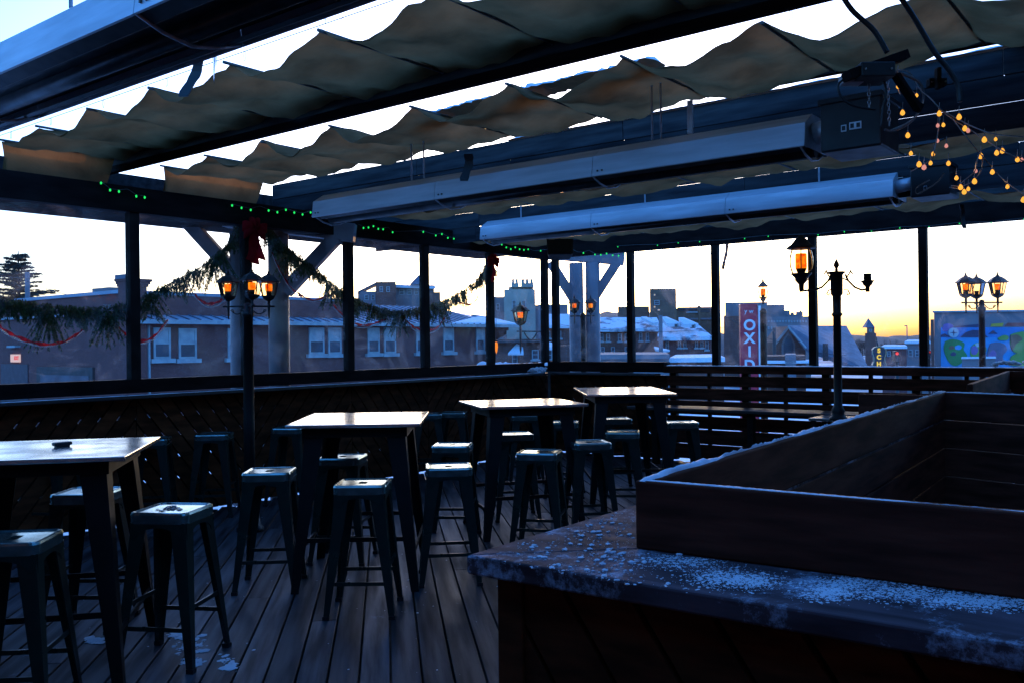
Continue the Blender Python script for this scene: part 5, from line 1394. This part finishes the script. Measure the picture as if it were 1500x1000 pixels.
# church tower
t = block('church_tower', 'distant stone church tower with a sharp pointed spire on the skyline at right', 'tower', 170, 2.2, [('wall',1267,1283.5,488,'brickb'),('belfry',1269.7,1281,480,'brickc',.3)], [(1273,1277,482,486,'glassdark',False,.3)])
t['label'] = 'distant church tower with a sharp pointed spire on the skyline at right'
pyramid(t, 'spire', 1268.5, 1282, 480, 1275, 465.5, 170, 2, 'slate')
# bulb sign
t = thing('bulb_sign', 'dark oval hanging sign with yellow bulb letters S C H near the church tower', 'sign', onD(1288, 545, 30))
pr = [(0,1.0),(.42,.92),(.62,.7),(.62,.35),(.5,0),(.5,-.4),(.66,-.7),(.5,-.95),(0,-1.1)]
cx, z_ = uz(1287.5, 523, 30); S_ = .36
def og(k): return [(x*k*S_, y*S_*1.0*(1+.0*k)) for x, y in pr]+[(-x*k*S_, y*S_) for x, y in reversed(pr[1:-1])]
m = MB(); m.prism([(x+cx, y+z_) for x, y in og(.95)], lambda x, y, q: C(x, 30+q, y), 0, .12); obj('sign_panel', m, M['navy'], t)
P = [C(x+cx, 29.96, y+z_) for x, y in og(1.0)]; P.append(P[0]); obj('outline', MB().tube(P, .008, 5), M['bluetube'], t)
for ch_, y in (('S', 513.5), ('C', 523), ('H', 533)): text('letter', ch_, .2, onD(1287.5, y, 29.97), (UR[0], UR[1], 0), M['yellow'], t, bold=.01)
m = MB(); m.tube([C(cx, 30.05, z_+.3), C(cx-.05, 30.1, z_+.65)], .02, 6); obj('bracket', m, M['darktrim'], t)
# traffic signals
for px, py, D, lb in ((1314, 514, 36, 'traffic signal showing red right of the yellow bulb sign'), (1361, 513, 44, 'traffic signal showing red at the left edge of the mural building')):
    t = thing('traffic_signal', lb, 'traffic signal', (*onD(px, py, D)[:2], GZ), 'red traffic signals in the street')
    w = 3.6 if D < 40 else 2.6; m = MB(); bxc(m, px-w, px+w, py, py+w*4.6, D, .25); h_ = obj('housing', m, M['black'], t, bevel=.02)
    for k in range(3):
        c = onD(px, py+w*(.95+1.35*k), D-.02); m = MB()
        m.tube([c, tuple(V(c)-V((UF[0], UF[1], 0))*.02)], w*.62*D/F, 12); obj('lens', m, M['red'] if k == 0 else M['darktrim'], h_)
    c = onD(px, py+4, D+.3); obj('pole', MB().tube([(c[0], c[1], GZ), c], .07, 8), M['darktrim'], t)
t = block('low_shop_row', 'low brick shops with snowy flat roofs behind the red traffic signal', 'building', 75, 8, [('wall',1292,1328,507,'bricka'),('wall',1326,1362,500,'lilac',3),('wall',1312,1328,503,'brickb',5)],
    [(1330,1336,512,522,'glassdark',False,3),(1340,1346,512,522,'glassdark',False,3),(1299,1304,514,522,'glassdark',False)])
poly_roof(t, 'roof', [(1291,507,74.7),(1329,507,74.7),(1326,504.5,79),(1296,504.5,79)], 'snow', .2)
poly_roof(t, 'roof', [(1325,500,77.7),(1363,500,77.7),(1360,497.5,82),(1330,497.5,82)], 'snow', .2)
t = thing('street_lamp', 'thin distant street lamp standing on the skyline right of the church tower', 'street lamp', (*onD(1328, 500, 120)[:2], GZ))
a = onD(1328.5, 477, 120); obj('pole', MB().tube([(a[0], a[1], GZ), a], .07, 6), M['lilac'], t); obj('lamp_head', MB().beam(a, onD(1325, 477.5, 120), .2, .12), M['concrete'], t)
# mural building
DM = 40
t = block('mural_building', 'flat-roofed building at far right with a bright painted mural on its wall', 'building', DM, 15, [('wall',1368,1560,456,'lilac')], ())
slab(t, 'coping', 1366, 1562, 454.5, 457, DM, 15, 'trim', .15)
m = MB(); bxc(m, 1363, 1368, 468, 540, DM-.4, 3, GZ); obj('pilaster', m, M['brickb'], t)
def mcol(n, c): M[n] = surf('mural_'+n, c, tuple(x*.75 for x in c), 1.2, .7, 0, 0)
for n, c in (('mblue',(.03,.25,.62)),('msky',(.04,.36,.72)),('mgreen',(.03,.28,.08)),('mlime',(.22,.4,.08)),('mdark',(.06,.06,.13)),('mpurple',(.28,.16,.42)),('mgrey',(.2,.18,.27)),('mred',(.4,.08,.07)),('myellow',(.75,.5,.06)),('mpale',(.5,.62,.68)),('mbrown',(.3,.14,.08))): mcol(n, c)
lay = [0]
def mshape(name, pts, mat, smooth=True):
    lay[0] += 1; P = [uz(x, y, DM) for x, y in pts]
    if smooth:
        P = catm([(a, b, 0) for a, b in P]+[(P[0][0], P[0][1], 0)], 5)[:-1]; P = [(a, b) for a, b, _ in P]
    q = .004+.004*lay[0]; m = MB(); m.prism(P, lambda x, y, s: C(x, DM-s, y), .001, q); obj(name, m, M[mat], t)
mshape('mural_field', [(1378,480),(1560,479),(1560,545),(1378,545)], 'mblue', False)
mshape('mural_band', [(1378,494.5),(1560,494),(1560,545),(1378,545)], 'msky', False)
mshape('mural_shape', [(1380,483),(1382,476),(1388,474),(1395,476),(1396,479.5),(1386,486)], 'mpurple')
mshape('mural_shape', [(1394,479.6),(1403,477.5),(1436,474.5),(1440,479.6)], 'mdark', False)
mshape('mural_shape', [(1451,478.6),(1452,474.5),(1470,473),(1468,478.4)], 'myellow', False)
mshape('mural_shape', [(1471,478),(1476,473),(1500,473),(1502,478)], 'mred', False)
mshape('mural_shape', [(1378,493.5),(1379,490),(1384,488.5),(1391,493.6)], 'mdark', False)
mshape('mural_shape', [(1406,494.2),(1414,487),(1424,483.5),(1436,484),(1447,494.3)], 'mdark', False)
mshape('mural_shape', [(1448,489),(1454,484),(1461,489)], 'mdark', False)
mshape('mural_shape', [(1384,500),(1392,497),(1403,498),(1412,503),(1411,512),(1416,522),(1404,534),(1394,534),(1386,524),(1382,510)], 'mgreen')
mshape('mural_shape', [(1398,507),(1404,505),(1408,508),(1405,512),(1399,511)], 'msky')
mshape('mural_shape', [(1389,508),(1394,506),(1397,508),(1396,511),(1390,511)], 'mbrown')
mshape('mural_shape', [(1392,517),(1396,515),(1400,518),(1397,521),(1392,520)], 'mdark')
mshape('mural_shape', [(1422,508),(1430,502),(1440,504),(1444,512),(1438,522),(1422,522)], 'mlime')
mshape('mural_shape', [(1422,508),(1427,506),(1432,512),(1428,519),(1422,517)], 'mpurple')
mshape('mural_shape', [(1427,504),(1431,502),(1434,506),(1430,508)], 'mpale')
mshape('mural_shape', [(1450,503),(1460,501),(1470,504),(1474,512),(1468,520),(1466,530),(1446,526),(1447,512)], 'mgrey')
mshape('mural_shape', [(1448,518),(1453,512),(1458,516),(1456,523),(1447,523)], 'mpurple')
mshape('mural_shape', [(1461,495),(1470,491),(1476,493),(1474,498),(1463,498)], 'mlime')
mshape('mural_shape', [(1480,490),(1490,487),(1502,488),(1504,514),(1486,516),(1479,504)], 'mlime')
mshape('mural_shape', [(1479,492),(1488,490),(1496,497),(1487,504),(1482,513),(1479,503)], 'mbrown')
mshape('mural_shape', [(1480,522),(1492,516),(1505,520),(1505,534),(1480,534)], 'mlime')
cc = [(1395.5+7.6*cos(a*pi/8), 487.4+7.2*sin(a*pi/8)) for a in range(16)]
mshape('emblem_disc', cc, 'mpale', False)
mshape('emblem_star', [(1395.5,481.5),(1396.4,486.5),(1401.5,487.4),(1396.4,488.3),(1395.5,493.3),(1394.6,488.3),(1389.5,487.4),(1394.6,486.5)], 'mdark', False)
t = block('utility_box', 'pale blue snow-topped box standing in front of the mural', 'utility box', DM-3, 1.5, [('case',1409,1458,525,'lilac')], ())
slab(t, 'snow_cap', 1408, 1459, 523, 525, DM-3, 1.5, 'snow', .1)
# poles and overhead cables
def pole(label, px, y0, D, r, mat='lilac'):
    a = onD(px, y0, D); return obj('utility_pole', MB().tube([(a[0], a[1], GZ), a], [r*1.2, r], 8), M[mat], label=label, cat='utility pole')
pole('pale utility pole in front of the snowy brick houses', 967.5, 462, 62, .14)
pole('pale short pole before the conifer at far left', 40, 399, 60, .16)
pole('dark leaning pole in front of the church gable', 1134, 480, 50, .1, 'darktrim')
def wire(label, a, b, sag, r=.02):
    a, b = V(onD(*a)), V(onD(*b)); P = [a.lerp(b, k/16)-V((0, 0, sag*4*(k/16)*(1-k/16))) for k in range(17)]
    return obj('overhead_cable', MB().tube(P, r, 5), M['darktrim'], label=label, cat='overhead cable')
wire('upper overhead cable crossing the sky behind the left garland', (-80, 398, 60), (190, 410, 50), .2, .012)
wire('lower overhead cable running to the chimney at left', (40, 412, 60), (190, 444, 44), .3, .014)
wire('overhead cable in front of the far brick row house', (812, 474, 60), (1060, 480, 60), .4, .012)
wire('overhead cable in front of the church roof', (1060, 462, 50), (1240, 520, 50), .5, .014)
# conifer
def conifer(label, px, ytop, D, spread):
    top = V(onD(px, ytop, D)); base = V((top.x, top.y, GZ)); h = top.z-GZ; t = thing('conifer_tree', label, 'tree', tuple(base))
    obj('trunk', MB().tube([base, base+V((0, 0, h*.6)), top], [.35, .2, .03], 8), M['bark'], t)
    mb = MB(); R = random
    z = h*.25
    while z < h*.985:
        f = z/h; n = R.randint(7, 9); L = spread*(1-f)**.62*R.uniform(.7, 1.15)
        for k in range(n):
            a = R.uniform(0, 2*pi); d = V((cos(a), sin(a), 0)); l = L*R.uniform(.55, 1.1)
            p0 = base+V((0, 0, z)); pts = [p0+d*l*q+V((0, 0, .10*l*sin(q*pi*.9)+.12*l*q*q)) for q in (0,.25,.5,.75,1)]
            mb.tube(pts, [.05, .04, .03, .02, .008], 4, False)
            m_ = int(l*26)
            for j in range(m_):
                q = R.uniform(.15, 1); s = q*4; i = min(3, int(s)); c = pts[i].lerp(pts[i+1], s-i)
                w = (.45*(1-q)+.18)*l*.28
                c2 = c+V((-d.y, d.x, 0))*R.uniform(-w, w)
                for _ in range(3):
                    e = c2+V((R.uniform(-.28,.28), R.uniform(-.28,.28), R.uniform(-.16,.16))); s_ = V((R.uniform(-.06,.06), R.uniform(-.06,.06), .045))
                    mb.add([c2-s_, c2+s_, e], [(0,1,2)])
        z += R.uniform(.3, .5)*(1.1-f*.5)
    obj('crown', mb, M['conifer'], t, recalc=False)
conifer('tall layered conifer standing against the sky at far left', 27, 368, 75, 6.2)
# bare woods
def bare(mb, base, h, R):
    def br(p, d, L, r, lv):
        q = p+d*L; mb.tube([p, p.lerp(q, .5)+V((R.uniform(-1,1), R.uniform(-1,1), 0))*L*.05, q], [r, r*.8, r*.55], 3, False)
        if lv == 0: return
        for _ in range(R.randint(2, 4)):
            e = (d+V((R.uniform(-.8,.8), R.uniform(-.8,.8), R.uniform(-.1,.6)))).normalized()
            br(p.lerp(q, R.uniform(.45, 1)), e, L*R.uniform(.5, .8), r*.5, lv-1)
    br(V(base), V((0, 0, 1)), h*.35, h*.02, 4)
def wood(label, px0, px1, ytop, D, n, depth):
    mb = MB(); R = random
    for k in range(n):
        px = R.uniform(px0, px1); d = D+R.uniform(0, depth); zt = uz((px0+px1)/2, ytop+R.gauss(0, 1.6), D)[1]
        u = uz(px, 500, D)[0]; bare(mb, C(u, d, GZ), (zt-GZ)*R.uniform(.85, 1.0), R)
    return obj('far_wood', mb, M['bark'], kind='stuff', label=label, cat='wood', recalc=False)
ar = MB()
ar.add([(-10,8.6,-1.0),(40,8.6,-1.0),(40,24,-1.3),(-10,24,-1.3)], [(0,1,2,3)]); ar.add([(11.6,-20,-1.02),(24,-20,-1.02),(24,8.55,-1.02),(11.6,8.55,-1.02)], [(0,1,2,3)])
obj('added_snow_sheet', ar, M['snow'], kind='structure', recalc=False)  # snow sheet added to brighten the board gaps and bounce light up
wood('bare trees on the rise behind the row houses, rimmed orange by the sunset', 835, 1050, 447, 190, 110, 60)
wood('distant line of bare trees along the skyline at right', 1180, 1372, 488, 330, 90, 120)
# hills under the woods
def hill(px0, px1, ytop, D, dep):
    mb = MB(); n = 40; vs = []; fs = []
    for i in range(n+1):
        px = px0+(px1-px0)*i/n; u, z = uz(px, ytop+2*sin(i*.7)+1.5*sin(i*1.9), D); e = sin(pi*i/n)**.4
        zz_ = GZ+(z-GZ)*e
        vs += [C(u, D-dep*.6, GZ), C(u, D, zz_*.75+GZ*.25 if False else GZ+(zz_-GZ)*.8), C(u, D+dep*.5, zz_), C(u, D+dep*1.4, GZ)]
    for i in range(n):
        for j in range(3): fs.append((i*4+j, i*4+4+j, i*4+5+j, i*4+1+j))
    return obj('hills', mb.add(vs, fs, True), M['hill'], kind='structure', recalc=False)
hill(780, 1100, 451, 230, 60); hill(1100, 1600, 491, 420, 100); hill(-500, 700, 480, 500, 120)
# snowy outer parapet just past the corner
a, b = onX(745, 532, WX+3.2), onX(925, 531, WX+.9)
t = thing('outer_parapet', 'low outer parapet capped with snow just outside the corner windows', 'parapet', (WX+1.4, 7, -.2))
yy = onX(925, 531, WX+1.6)[1]
obj('wall', MB().box(WX+1.5, WX+1.66, yy, 10.5, -.2, 1.19), M['post'], t)
obj('snow_cap', snow_strip(MB(), [(WX+1.58, yy, 1.19), (WX+1.58, 10.5, 1.19)], .16, .05, 60, thin=.7), M['snow'], t)
